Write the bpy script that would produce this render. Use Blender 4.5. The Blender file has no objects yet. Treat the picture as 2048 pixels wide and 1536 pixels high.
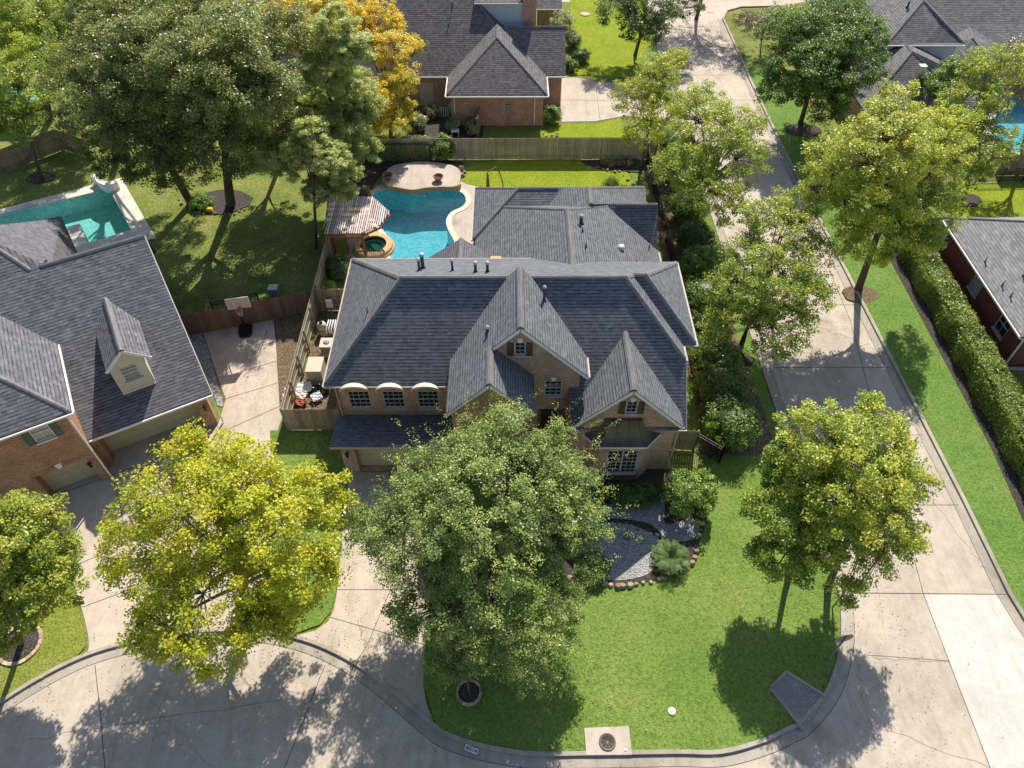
import bpy, math, random
import numpy as np
from mathutils import Vector, Matrix
from mathutils.geometry import tessellate_polygon
random.seed(4)
R = math.radians
# ---------------------------------------------------------------- camera, world, sun
H, PITCH, FPX, YAW = 33.0, R(48.75), 1442.0, -0.004
sc = bpy.context.scene
cd = bpy.data.cameras.new("Camera"); cam = bpy.data.objects.new("Camera", cd)
sc.collection.objects.link(cam); sc.camera = cam
cd.sensor_width = 36; cd.lens = 36 * FPX / 2048; cd.clip_end = 2000; cd.clip_start = .5
cam.location = (0, 0, H); cam.rotation_euler = (R(90) - PITCH, 0, YAW)
SUN_EL, SUN_AZ = R(44.8), R(14.0)
w = bpy.data.worlds.new("World"); sc.world = w; w.use_nodes = True
nt = w.node_tree; sky = nt.nodes.new("ShaderNodeTexSky"); sky.sky_type = 'NISHITA'
sky.sun_disc = False; sky.sun_elevation = SUN_EL; sky.sun_rotation = SUN_AZ
nt.links.new(sky.outputs[0], nt.nodes['Background'].inputs[0]); nt.nodes['Background'].inputs[1].default_value = .10
sd = Vector((math.sin(SUN_AZ) * math.cos(SUN_EL), math.cos(SUN_AZ) * math.cos(SUN_EL), math.sin(SUN_EL)))
sl = bpy.data.lights.new("Sun", 'SUN'); sl.energy = 4.8; sl.angle = R(.55); sl.color = (1, .93, .83)
so = bpy.data.objects.new("Sun", sl); so.rotation_euler = sd.to_track_quat('Z', 'Y').to_euler(); so.location = (20, 60, 60)
sc.collection.objects.link(so)
sc.view_settings.view_transform = 'Standard'; sc.view_settings.look = 'None'
sc.view_settings.exposure = 0.62; sc.view_settings.gamma = 1

# ---------------------------------------------------------------- helpers
COL = sc.collection
def G(u, v, z=0.0):
    "point of the place seen at photo pixel (u, v) at height z (used to take measurements off the photo)"
    a = (u - 1024) / FPX; b = -(v - 768) / FPX
    y = math.cos(PITCH) + b * math.sin(PITCH); q = -math.sin(PITCH) + b * math.cos(PITCH)
    t = (z - H) / q; X = a * t; Y = y * t; c, s = math.cos(YAW), math.sin(YAW)
    return (c * X - s * Y, s * X + c * Y)
def G3(u, v, z=0.0): return (*G(u, v, z), z)
def depth_at(u, v, z=0.0):
    x, y = G(u, v, z); return y * math.cos(PITCH) + (H - z) * math.sin(PITCH)

class MB:
    def __init__(s): s.v = []; s.f = []; s.t = []; s.sm = []; s.sub = []
    def face(s, pts, tint=.5, smooth=False):
        n = len(s.v); s.v += [tuple(p) for p in pts]; s.f.append(tuple(range(n, n + len(pts)))); s.t.append(tint); s.sm.append(smooth); return s
    def box(s, x0, x1, y0, y1, z0, z1, tint=.5):
        a = [(x0, y0), (x1, y0), (x1, y1), (x0, y1)]; return s.prism(a, z0, z1, tint)
    def prism(s, poly, z0, z1, tint=.5, bottom=True):
        if area2(poly) < 0: poly = poly[::-1]
        n = len(poly)
        s.face([(p[0], p[1], z1) for p in poly], tint)
        if bottom: s.face([(p[0], p[1], z0) for p in poly[::-1]], tint)
        for i in range(n):
            p, q = poly[i], poly[(i + 1) % n]
            s.face([(p[0], p[1], z0), (q[0], q[1], z0), (q[0], q[1], z1), (p[0], p[1], z1)], tint)
        return s
    def slab(s, pts, t=.14, tint=.5):
        "sloping polygon with thickness (hanging down)"
        p = [Vector(a) for a in pts]
        n = newell(p)
        if n.z < 0: p = p[::-1]
        dn = [a - Vector((0, 0, t)) for a in p]
        s.face(p, tint); s.face(dn[::-1], tint); m = len(p)
        for i in range(m):
            j = (i + 1) % m; s.face([dn[i], dn[j], p[j], p[i]], tint)
        return s
    def beam(s, p, q, w_, h, tint=.5, up=(0, 0, 1)):
        p, q = Vector(p), Vector(q); d = (q - p)
        if d.length < 1e-6: return s
        d.normalize(); side = d.cross(Vector(up))
        if side.length < 1e-4: side = d.cross(Vector((0, 1, 0)))
        side.normalize(); up_ = side.cross(d); a = side * (w_ / 2); b = up_ * (h / 2)
        c = [p - a - b, p + a - b, p + a + b, p - a + b, q - a - b, q + a - b, q + a + b, q - a + b]
        for i in ((0, 1, 2, 3), (7, 6, 5, 4), (0, 4, 5, 1), (1, 5, 6, 2), (2, 6, 7, 3), (3, 7, 4, 0)): s.face([c[k] for k in i], tint)
        return s
    def tube(s, pts, radii, n=6, tint=.5, cap=True):
        pts = [Vector(p) for p in pts]; rings = []
        for i, p in enumerate(pts):
            d = (pts[min(i + 1, len(pts) - 1)] - pts[max(i - 1, 0)]).normalized()
            a = d.cross(Vector((0.13, .2, 1)) if abs(d.z) < .95 else Vector((1, 0.1, 0))).normalized(); b = d.cross(a)
            r = radii[i] if hasattr(radii, '__len__') else radii
            rings.append([p + a * (r * math.cos(2 * math.pi * k / n)) + b * (r * math.sin(2 * math.pi * k / n)) for k in range(n)])
        base = len(s.v)
        for r in rings: s.v += [tuple(p) for p in r]
        for i in range(len(rings) - 1):
            for k in range(n):
                k2 = (k + 1) % n
                s.f.append((base + i * n + k, base + i * n + k2, base + (i + 1) * n + k2, base + (i + 1) * n + k)); s.t.append(tint); s.sm.append(True)
        if cap:
            s.face(rings[-1], tint); s.face(rings[0][::-1], tint)
        return s
    def lathe(s, prof, c=(0, 0, 0), n=24, tint=.5, smooth=True, sq=1.0):
        base = len(s.v)
        for r, z in prof:
            for k in range(n):
                a = 2 * math.pi * k / n; s.v.append((c[0] + r * math.cos(a), c[1] + r * math.sin(a) * sq, c[2] + z))
        for i in range(len(prof) - 1):
            for k in range(n):
                k2 = (k + 1) % n; s.f.append((base + i * n + k, base + i * n + k2, base + (i + 1) * n + k2, base + (i + 1) * n + k)); s.t.append(tint); s.sm.append(smooth)
        return s
    def build(s, name, mat, parent=None):
        for nm, q in s.sub: o = q.build(nm, mat, parent)
        if s.sub and not s.f: return o
        me = bpy.data.meshes.new(name); me.from_pydata([tuple(v) for v in s.v], [], s.f)
        me.materials.append(mat); add_uv(me)
        at = me.attributes.new('tint', 'FLOAT', 'FACE'); at.data.foreach_set('value', np.array(s.t, dtype=np.float32))
        if any(s.sm): me.polygons.foreach_set('use_smooth', s.sm)
        o = bpy.data.objects.new(name, me); COL.objects.link(o)
        if parent: o.parent = parent
        return o
def area2(p): return sum(p[i][0] * p[(i + 1) % len(p)][1] - p[(i + 1) % len(p)][0] * p[i][1] for i in range(len(p)))
def newell(p):
    n = Vector((0, 0, 0))
    for i in range(len(p)):
        a, b = p[i], p[(i + 1) % len(p)]
        n += Vector(((a.y - b.y) * (a.z + b.z), (a.z - b.z) * (a.x + b.x), (a.x - b.x) * (a.y + b.y)))
    return n.normalized() if n.length > 0 else Vector((0, 0, 1))
def add_uv(me):
    uv = me.uv_layers.new(name='UVMap'); vs = me.vertices; dat = np.zeros(len(me.loops) * 2, dtype=np.float32)
    co = np.empty(len(vs) * 3); vs.foreach_get('co', co); co = co.reshape(-1, 3)
    for p in me.polygons:
        n = p.normal
        if abs(n.z) > .995: a = (1, 0, 0); b = (0, 1, 0)
        elif abs(n.z) < .05: h = Vector((-n.y, n.x, 0)).normalized(); a = h[:]; b = (0, 0, 1)
        else: h = Vector((-n.y, n.x, 0)).normalized(); a = h[:]; k = n.cross(h); k = k if k.z > 0 else -k; b = k[:]
        for li in p.loop_indices:
            c = co[me.loops[li].vertex_index]
            dat[2 * li] = c[0] * a[0] + c[1] * a[1] + c[2] * a[2]; dat[2 * li + 1] = c[0] * b[0] + c[1] * b[1] + c[2] * b[2]
    uv.data.foreach_set('uv', dat)
def thing(name, label, cat, loc=(0, 0, 0), rotz=0, group=None):
    o = bpy.data.objects.new(name, None); COL.objects.link(o); o.empty_display_size = .3
    o.location = loc; o.rotation_euler = (0, 0, rotz); return tag(o, label, cat, group)
def tag(o, label, cat, group=None, kind=None):
    o['label'] = label; o['category'] = cat
    if group: o['group'] = group
    if kind: o['kind'] = kind
    return o
def struct(name, mb, m, kind='structure', label=None):
    o = mb.build(name, m); o['kind'] = kind
    if label: o['label'] = label
    return o
def dup(o, loc, rotz=0, label=None, parent=None):
    c = o.copy(); COL.objects.link(c)
    if parent is None:
        c.location = loc; c.rotation_euler = (0, 0, rotz)
        if label: c['label'] = label
    else: c.parent = parent
    for ch in list(o.children): dup(ch, None, parent=c)
    return c
def holed(outer, holes, z):
    "flat sheet with holes -> MB"
    polys = [[Vector((p[0], p[1], 0)) for p in pl] for pl in [outer] + holes]; allp = [p for pl in polys for p in pl]
    m = MB(); m.v = [(p.x, p.y, z) for p in allp]
    for t in tessellate_polygon(polys):
        a, b, c = (allp[i] for i in t)
        m.f.append(t if (b - a).cross(c - a).z > 0 else t[::-1]); m.t.append(.5); m.sm.append(False)
    return m
def smooth_loop(pts, k=6, closed=True):
    n = len(pts); out = []
    rng = range(n) if closed else range(n - 1)
    for i in rng:
        if closed: p0, p1, p2, p3 = pts[i - 1], pts[i], pts[(i + 1) % n], pts[(i + 2) % n]
        else: p0, p1, p2, p3 = pts[max(i - 1, 0)], pts[i], pts[i + 1], pts[min(i + 2, n - 1)]
        for j in range(k):
            t = j / k
            out.append(tuple(.5 * (2 * p1[d] + (p2[d] - p0[d]) * t + (2 * p0[d] - 5 * p1[d] + 4 * p2[d] - p3[d]) * t * t + (3 * p1[d] - p0[d] - 3 * p2[d] + p3[d]) * t ** 3) for d in (0, 1)))
    if not closed: out.append(tuple(pts[-1][:2]))
    return out
def offset(line, d, closed=False):
    out = []; n = len(line)
    for i in range(n):
        a = line[(i - 1) % n] if (closed or i > 0) else line[i]; b = line[(i + 1) % n] if (closed or i < n - 1) else line[i]
        t = Vector((b[0] - a[0], b[1] - a[1])); t = t.normalized() if t.length else Vector((1, 0)); out.append((line[i][0] - t.y * d, line[i][1] + t.x * d))
    return out
def strip(m, line, d0, d1, z0, z1, closed=False, tint=.5):
    "raised band along a polyline between offsets d0 and d1"
    a, b = offset(line, d0, closed), offset(line, d1, closed); n = len(line)
    for i in range(n if closed else n - 1):
        j = (i + 1) % n
        m.face([(*a[i], z1), (*a[j], z1), (*b[j], z1), (*b[i], z1)] if d1 > d0 else [(*b[i], z1), (*b[j], z1), (*a[j], z1), (*a[i], z1)], tint)
        for l, fl in ((a, d1 > d0), (b, d1 < d0)):
            q = [(*l[i], z0), (*l[j], z0), (*l[j], z1), (*l[i], z1)]; m.face(q if fl else q[::-1], tint)
    return m

# ---------------------------------------------------------------- materials
def nodes(name):
    m = bpy.data.materials.new(name); m.use_nodes = True; t = m.node_tree; b = t.nodes['Principled BSDF']
    b.inputs['Roughness'].default_value = .85; b.inputs['Specular IOR Level'].default_value = .25
    return m, t, b
def N(t, kind, **k):
    n = t.nodes.new(kind)
    for a, b in k.items():
        if hasattr(n, a): setattr(n, a, b)
        else: n.inputs[a.replace('_', ' ')].default_value = b
    return n
def coord(t, uv=False, geo=True):
    if uv: n = t.nodes.new('ShaderNodeTexCoord'); return n.outputs['UV']
    n = t.nodes.new('ShaderNodeNewGeometry'); return n.outputs['Position']
def noise(t, c, scale, detail=4, rough=.6):
    n = N(t, 'ShaderNodeTexNoise', Scale=scale, Detail=detail, Roughness=rough); t.links.new(c, n.inputs['Vector']); return n.outputs['Fac']
def ramp(t, f, stops):
    r = t.nodes.new('ShaderNodeValToRGB'); e = r.color_ramp.elements
    while len(e) > 1: e.remove(e[-1])
    e[0].position = stops[0][0]; e[0].color = (*stops[0][1], 1)
    for p, c in stops[1:]: q = e.new(p); q.color = (*c, 1)
    t.links.new(f, r.inputs[0]); return r.outputs[0]
def mix(t, f, a, b, mode='MIX'):
    m = t.nodes.new('ShaderNodeMix'); m.data_type = 'RGBA'; m.blend_type = mode
    for s, x in ((0, f), (6, a), (7, b)):
        if hasattr(x, 'node'): t.links.new(x, m.inputs[s])
        else: m.inputs[s].default_value = x if s == 0 else (*x, 1)
    return m.outputs[2]
def math_(t, op, a, b=0.0):
    m = t.nodes.new('ShaderNodeMath'); m.operation = op
    for i, x in enumerate((a, b)):
        if hasattr(x, 'node'): t.links.new(x, m.inputs[i])
        else: m.inputs[i].default_value = x
    return m.outputs[0]
def bump(t, b, h, strength, dist):
    n = N(t, 'ShaderNodeBump', Strength=strength, Distance=dist); t.links.new(h, n.inputs['Height']); t.links.new(n.outputs[0], b.inputs['Normal'])
def sc3(c, k): return tuple(x * k for x in c)
def M_plain(name, c, rough=.7, var=.12, scale=6, metal=0, spec=.3):
    m, t, b = nodes(name); p = coord(t)
    col = ramp(t, noise(t, p, scale, 5), [(.3, sc3(c, 1 - var)), (.7, sc3(c, 1 + var))]); t.links.new(col, b.inputs['Base Color'])
    b.inputs['Roughness'].default_value = rough; b.inputs['Metallic'].default_value = metal; b.inputs['Specular IOR Level'].default_value = spec
    return m
def M_shingle(name, c, row=.16, wdt=.3, contrast=.3, blot=.12, line=.9):
    "laminated shingles: rows with a shadow line that comes and goes from tab to tab"
    m, t, b = nodes(name); uv = coord(t, uv=True)
    def tabs(w_, off, c1, c2):
        br = N(t, 'ShaderNodeTexBrick', Scale=1.0, Mortar_Size=0.0, Brick_Width=w_, Row_Height=row, offset=off); t.links.new(uv, br.inputs['Vector'])
        br.inputs['Color1'].default_value = (c1,) * 3 + (1,); br.inputs['Color2'].default_value = (c2,) * 3 + (1,); return br.outputs['Color']
    t1 = tabs(wdt, .37, 1 - contrast, 1 + contrast); t2 = tabs(wdt * 1.3, .61, .88, 1.12); t3 = tabs(wdt * .8, .43, 0, 1)
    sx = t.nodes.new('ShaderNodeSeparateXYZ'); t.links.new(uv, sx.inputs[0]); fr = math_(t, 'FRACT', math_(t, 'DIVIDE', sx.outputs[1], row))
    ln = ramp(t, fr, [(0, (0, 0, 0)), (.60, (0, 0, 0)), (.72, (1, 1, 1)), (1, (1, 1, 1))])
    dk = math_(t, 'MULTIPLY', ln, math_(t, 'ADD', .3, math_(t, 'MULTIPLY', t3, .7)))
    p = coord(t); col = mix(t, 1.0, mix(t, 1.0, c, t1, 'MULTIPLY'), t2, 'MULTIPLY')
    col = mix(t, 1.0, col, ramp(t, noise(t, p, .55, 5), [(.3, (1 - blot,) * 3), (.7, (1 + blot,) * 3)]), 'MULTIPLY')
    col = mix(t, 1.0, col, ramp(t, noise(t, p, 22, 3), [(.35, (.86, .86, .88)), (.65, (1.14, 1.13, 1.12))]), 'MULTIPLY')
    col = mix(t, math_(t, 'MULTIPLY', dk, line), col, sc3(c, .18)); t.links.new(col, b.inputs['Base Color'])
    bump(t, b, math_(t, 'ADD', math_(t, 'SUBTRACT', 1.0, fr), math_(t, 'MULTIPLY', t3, .35)), .7, .02)
    b.inputs['Roughness'].default_value = .9; b.inputs['Specular IOR Level'].default_value = .18
    return m
def M_brick(name, c1, c2, mort, stain=.25):
    m, t, b = nodes(name); uv = coord(t, uv=True)
    br = N(t, 'ShaderNodeTexBrick', Scale=1.0, Mortar_Size=.009, Brick_Width=.21, Row_Height=.078, Mortar_Smooth=.1, offset=.5)
    t.links.new(uv, br.inputs['Vector'])
    br.inputs['Color1'].default_value = (*c1, 1); br.inputs['Color2'].default_value = (*c2, 1); br.inputs['Mortar'].default_value = (*mort, 1)
    p = coord(t); n1 = noise(t, p, 1.1, 5); n2 = noise(t, p, 14, 3)
    col = mix(t, 1.0, br.outputs['Color'], ramp(t, n1, [(.3, (1 - stain,) * 3), (.7, (1.1, 1.1, 1.1))]), 'MULTIPLY')
    col = mix(t, 1.0, col, ramp(t, n2, [(.3, (.72, .7, .7)), (.7, (1.2, 1.2, 1.2))]), 'MULTIPLY')
    t.links.new(col, b.inputs['Base Color']); bump(t, b, math_(t, 'SUBTRACT', 1.0, br.outputs['Fac']), .6, .008)
    b.inputs['Roughness'].default_value = .9
    return m
def M_concrete(name, c, stain=.2):
    m, t, b = nodes(name); p = coord(t)
    big = ramp(t, noise(t, p, .22, 6, .65), [(.3, sc3(c, 1 - stain)), (.55, c), (.75, sc3(c, 1.07))])
    mid = ramp(t, noise(t, p, 1.8, 6, .7), [(.3, (.9, .89, .87)), (.65, (1.04, 1.04, 1.04))])
    fine = ramp(t, noise(t, p, 40, 2), [(.3, (.93, .93, .93)), (.7, (1.05, 1.05, 1.05))])
    n = N(t, 'ShaderNodeTexNoise', Scale=.9, Detail=8, Roughness=.75, Distortion=1.2); t.links.new(p, n.inputs['Vector'])
    crack = ramp(t, n.outputs['Fac'], [(.40, (1, 1, 1)), (.47, (.93, .91, .88)), (.53, (1, 1, 1))])
    col = mix(t, 1.0, mix(t, 1.0, mix(t, 1.0, big, mid, 'MULTIPLY'), fine, 'MULTIPLY'), crack, 'MULTIPLY')
    mp = N(t, 'ShaderNodeMapping'); mp.inputs['Scale'].default_value = (1.1, .16, 1); t.links.new(p, mp.inputs[0])
    col = mix(t, 1.0, col, ramp(t, noise(t, mp.outputs[0], 1.6, 5, .7), [(.32, (.86, .84, .82)), (.5, (1, 1, 1)), (.72, (1.06, 1.06, 1.05))]), 'MULTIPLY')
    v = N(t, 'ShaderNodeTexVoronoi', Scale=.33); t.links.new(p, v.inputs['Vector']); spot = math_(t, 'MULTIPLY', v.outputs['Distance'], math_(t, 'ADD', .4, noise(t, p, 3, 4)))
    col = mix(t, 1.0, col, ramp(t, spot, [(.0, (.70, .66, .62)), (.10, (.86, .84, .82)), (.2, (1, 1, 1))]), 'MULTIPLY')
    t.links.new(col, b.inputs['Base Color']); bump(t, b, noise(t, p, 30, 3), .15, .01)
    return m
def M_grass(name, a, b_, c, patch=.35, fine=9, bs=.9):
    m, t, b = nodes(name); p = coord(t)
    n1 = noise(t, p, patch, 6, .65); n2 = noise(t, p, fine, 4, .7); n3 = noise(t, p, fine * 3.2, 2, .6)
    base = ramp(t, n1, [(.3, a), (.5, b_), (.72, c)])
    col = mix(t, 1.0, base, ramp(t, n2, [(.32, (.55, .6, .5)), (.5, (1, 1, 1)), (.7, (1.35, 1.3, 1.2))]), 'MULTIPLY')
    col = mix(t, 1.0, col, ramp(t, n3, [(.3, (.6, .62, .55)), (.7, (1.3, 1.3, 1.25))]), 'MULTIPLY')
    t.links.new(col, b.inputs['Base Color']); bump(t, b, math_(t, 'ADD', n2, n3), bs, .06)
    b.inputs['Roughness'].default_value = .95; b.inputs['Specular IOR Level'].default_value = .1
    return m
def M_tint(name, stops, rough=.85, grain=0, transl=0.0, spec=.2, nscale=1.0):
    "colour from the per-face tint"
    m, t, b = nodes(name); at = N(t, 'ShaderNodeAttribute', attribute_name='tint')
    col = ramp(t, at.outputs['Fac'], stops); p = coord(t)
    if grain:
        g = N(t, 'ShaderNodeMapping'); g.inputs['Scale'].default_value = (14, 14, 1.2); t.links.new(p, g.inputs[0])
        col = mix(t, 1.0, col, ramp(t, noise(t, g.outputs[0], 2, 4, .7), [(.3, (1 - grain,) * 3), (.7, (1 + grain * .6,) * 3)]), 'MULTIPLY')
    t.links.new(col, b.inputs['Base Color']); b.inputs['Roughness'].default_value = rough; b.inputs['Specular IOR Level'].default_value = spec
    if transl:
        tr = t.nodes.new('ShaderNodeBsdfTranslucent'); ms = t.nodes.new('ShaderNodeMixShader'); ms.inputs[0].default_value = transl
        c2 = mix(t, 1.0, col, (1.25, 1.2, .55), 'MULTIPLY'); t.links.new(c2, tr.inputs[0])
        t.links.new(b.outputs[0], ms.inputs[1]); t.links.new(tr.outputs[0], ms.inputs[2]); t.links.new(ms.outputs[0], t.nodes['Material Output'].inputs[0])
    return m
def M_mulch(name, a, b_, c, s=7):
    m, t, b = nodes(name); p = coord(t)
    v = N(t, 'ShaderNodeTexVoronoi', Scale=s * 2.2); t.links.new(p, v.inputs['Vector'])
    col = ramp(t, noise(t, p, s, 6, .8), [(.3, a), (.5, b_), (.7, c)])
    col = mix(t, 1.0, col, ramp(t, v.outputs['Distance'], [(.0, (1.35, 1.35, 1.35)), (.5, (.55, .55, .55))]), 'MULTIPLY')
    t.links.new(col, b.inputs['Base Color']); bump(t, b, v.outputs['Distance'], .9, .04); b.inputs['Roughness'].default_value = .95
    return m
def M_glass(name, c=(.015, .02, .025)):
    m, t, b = nodes(name); b.inputs['Base Color'].default_value = (*c, 1); b.inputs['Roughness'].default_value = .06; b.inputs['Specular IOR Level'].default_value = .6
    return m
def M_water(name, tint, gl=.9):
    m, t, b = nodes(name); t.nodes.remove(b); p = coord(t)
    tr = t.nodes.new('ShaderNodeBsdfTransparent'); tr.inputs[0].default_value = (*tint, 1)
    g = N(t, 'ShaderNodeBsdfGlossy', Roughness=.05); fr = N(t, 'ShaderNodeFresnel', IOR=1.33)
    bp = N(t, 'ShaderNodeBump', Strength=.35, Distance=.05); t.links.new(noise(t, p, 4.5, 4, .65), bp.inputs['Height'])
    t.links.new(bp.outputs[0], g.inputs['Normal']); t.links.new(bp.outputs[0], fr.inputs['Normal'])
    ms = t.nodes.new('ShaderNodeMixShader'); t.links.new(fr.outputs[0], ms.inputs[0]); t.links.new(tr.outputs[0], ms.inputs[1]); t.links.new(g.outputs[0], ms.inputs[2])
    t.links.new(ms.outputs[0], t.nodes['Material Output'].inputs[0]); return m
def M_caustic_plaster(name, a, b_):  # bright net of caustic light painted into the plaster colour
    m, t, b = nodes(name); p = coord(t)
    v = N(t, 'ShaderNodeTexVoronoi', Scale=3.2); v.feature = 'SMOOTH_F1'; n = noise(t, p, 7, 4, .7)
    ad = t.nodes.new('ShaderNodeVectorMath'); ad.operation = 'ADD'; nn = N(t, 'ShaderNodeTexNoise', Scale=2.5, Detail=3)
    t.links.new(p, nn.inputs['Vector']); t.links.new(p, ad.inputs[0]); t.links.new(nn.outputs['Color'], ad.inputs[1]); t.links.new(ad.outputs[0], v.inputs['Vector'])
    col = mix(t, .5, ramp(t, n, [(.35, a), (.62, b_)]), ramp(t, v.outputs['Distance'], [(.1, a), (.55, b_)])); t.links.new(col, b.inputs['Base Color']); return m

M = {}
M['road'] = M_concrete('street concrete', (.50, .435, .36), .26)
M['newroad'] = M_concrete('new concrete', (.58, .55, .50), .14)
M['drive'] = M_concrete('driveway concrete', (.51, .44, .36), .2)
M['kerb'] = M_concrete('kerb concrete', (.41, .365, .305), .34)
M['joint'] = M_plain('joint', (.10, .09, .08), .9)
M['deck'] = M_concrete('deck', (.48, .41, .35), .18)
M['coping'] = M_plain('coping stone', (.62, .54, .42), .8, .15, 3)
M['lawn'] = M_grass('front lawn', (.135, .22, .045), (.175, .265, .058), (.24, .29, .08), .3, 8)
M['strip'] = M_grass('verge grass', (.125, .225, .05), (.155, .255, .06), (.20, .275, .075), .35, 8)
M['yellowlawn'] = M_grass('yellow lawn', (.17, .22, .035), (.24, .28, .05), (.30, .29, .09), 1.2)
M['backlawn'] = M_grass('back lawn', (.20, .27, .02), (.25, .31, .025), (.29, .33, .04), .5)
M['ground'] = M_grass('yard ground', (.12, .16, .045), (.19, .225, .06), (.29, .275, .10), .45, 6)
M['dirt'] = M_mulch('dirt and leaves', (.12, .085, .05), (.22, .16, .10), (.34, .26, .16), 4)
M['greypatch'] = M_mulch('smooth grey patch', (.28, .28, .28), (.44, .44, .45), (.58, .57, .56), 5)
M['mulch'] = M_mulch('dark mulch', (.05, .042, .036), (.095, .08, .068), (.16, .13, .105))
M['gravelbed'] = M_mulch('grey bed', (.22, .22, .215), (.42, .42, .42), (.56, .55, .54), 3)
M['roofmain'] = M_shingle('slate blue shingles', (.150, .158, .175), .175, .24, .14, .04, .85)
M['roofleft'] = M_shingle('violet grey shingles', (.152, .152, .170), .175, .26, .20, .04, .85)
M['rooftop'] = M_shingle('dark brown grey shingles', (.160, .146, .148), .175, .24, .22, .06)
M['roofright'] = M_shingle('mid grey shingles', (.24, .24, .245), .18, .36, .14, .06, .5)
M['roofu'] = M_shingle('grey brown shingles', (.19, .183, .187), .18, .34, .18, .08)
M['cap'] = M_shingle('ridge shingles', (.185, .182, .18), .3, .6, .08, .1, .3)
M['brickmain'] = M_brick('tan brown brick', (.39, .205, .125), (.53, .32, .215), (.60, .52, .42))
M['brickleft'] = M_brick('orange brown brick', (.31, .125, .06), (.44, .21, .11), (.56, .45, .32))
M['bricktop'] = M_brick('pink red brick', (.44, .19, .125), (.56, .29, .20), (.60, .50, .41))
M['brickright'] = M_brick('dark red brick', (.17, .035, .03), (.25, .06, .045), (.22, .12, .10))
M['white'] = M_plain('white paint', (.74, .71, .66), .5, .05)
M['frame'] = M_plain('grey white frame', (.46, .46, .44), .5, .05)
M['trim'] = M_plain('tan trim', (.40, .36, .30), .6, .08)
M['hood'] = M_plain('off white hood', (.60, .55, .46), .6, .1)
M['paledeck'] = M_concrete('pale deck', (.66, .61, .54), .12)
M['cream'] = M_plain('cream siding', (.60, .53, .40), .6, .05)
M['siding'] = M_plain('pale blue siding', (.55, .58, .62), .6, .04)
M['garage'] = M_plain('tan garage door', (.50, .42, .27), .6, .04)
M['shutter'] = M_plain('brown shutter', (.10, .06, .045), .6)
M['greenshutter'] = M_plain('green shutter', (.10, .13, .10), .6)
M['glass'] = M_glass('window glass'); M['blind'] = M_plain('window blind', (.42, .42, .36), .4, .05, spec=.6)
M['metalroof'] = M_plain('bronze metal roof', (.13, .11, .085), .45, .2, 2, .3)
M['pipe'] = M_plain('dark vent pipe', (.05, .055, .085), .5); M['galv'] = M_plain('galvanised cap', (.6, .6, .6), .4, metal=.3)
M['black'] = M_plain('black metal', (.018, .018, .018), .5); M['plastic'] = M_plain('black plastic', (.012, .012, .014), .25, spec=.5)
M['steel'] = M_plain('grey steel', (.30, .31, .32), .45, metal=.5)
M['fence'] = M_tint('weathered cedar', [(0, (.20, .15, .09)), (.5, (.33, .25, .165)), (1, (.47, .38, .26))], grain=.35)
M['fencegrey'] = M_tint('silvered cedar', [(0, (.25, .21, .155)), (.5, (.38, .335, .25)), (1, (.52, .47, .36))], grain=.35)
M['fencebrown'] = M_tint('brown stained cedar', [(0, (.15, .095, .07)), (.5, (.24, .155, .115)), (1, (.34, .235, .175))], grain=.35)
M['cedar'] = M_tint('cedar post', [(0, (.24, .10, .055)), (1, (.34, .16, .09))], grain=.3)
M['slat'] = M_tint('pergola slat', [(0, (.50, .37, .34)), (1, (.86, .75, .71))], grain=.2)
M['stone'] = M_tint('tan stone', [(0, (.26, .17, .10)), (.5, (.42, .31, .19)), (1, (.58, .48, .34))], grain=.2)
M['flag'] = M_plain('stone coping tan', (.50, .33, .17), .8, .25, 3)
M['boulder'] = M_tint('edging stone', [(0, (.22, .16, .10)), (.5, (.36, .28, .18)), (1, (.5, .42, .30))], grain=.2)
M['bark'] = M_tint('bark', [(0, (.075, .055, .04)), (1, (.15, .115, .085))], grain=.4)
M['palebark'] = M_tint('pale bark', [(0, (.16, .14, .11)), (1, (.28, .24, .19))], grain=.4)
M['beige'] = M_plain('beige housing', (.52, .46, .36), .5, .05); M['pinkbeige'] = M_plain('pink beige housing', (.46, .36, .32), .5, .08)
M['grille'] = M_plain('grey grille', (.20, .20, .20), .5); M['pvc'] = M_plain('white pvc', (.72, .72, .72), .4, .04)
M['red'] = M_plain('red brown board', (.36, .10, .05), .7); M['orange'] = M_plain('orange rim', (.55, .08, .03), .5)
M['pad'] = M_concrete('pad concrete', (.50, .44, .37), .12); M['iron'] = M_plain('cast iron', (.16, .12, .10), .6, .2, 20)
M['yellow'] = M_plain('yellow plastic', (.65, .42, .02), .5); M['teal'] = M_plain('teal canvas', (.02, .28, .27), .6)
M['blue'] = M_plain('blue paint', (.03, .07, .22), .6, .02); M['terracotta'] = M_plain('terracotta', (.30, .15, .09), .8, .2)
M['umb'] = M_plain('brown canopy cloth', (.16, .11, .06), .9)
M['paver'] = M_brick('ribbed paver', (.42, .38, .34), (.55, .50, .45), (.22, .20, .18))
M['water'] = M_water('pool water', (.46, .80, .83)); M['waterleft'] = M_water('green pool water', (.58, .90, .88))
M['plaster'] = M_caustic_plaster('blue caustic plaster', (.18, .40, .48), (.52, .74, .78)); M['plasterg'] = M_caustic_plaster('green caustic plaster', (.22, .48, .47), (.62, .80, .74))
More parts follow.
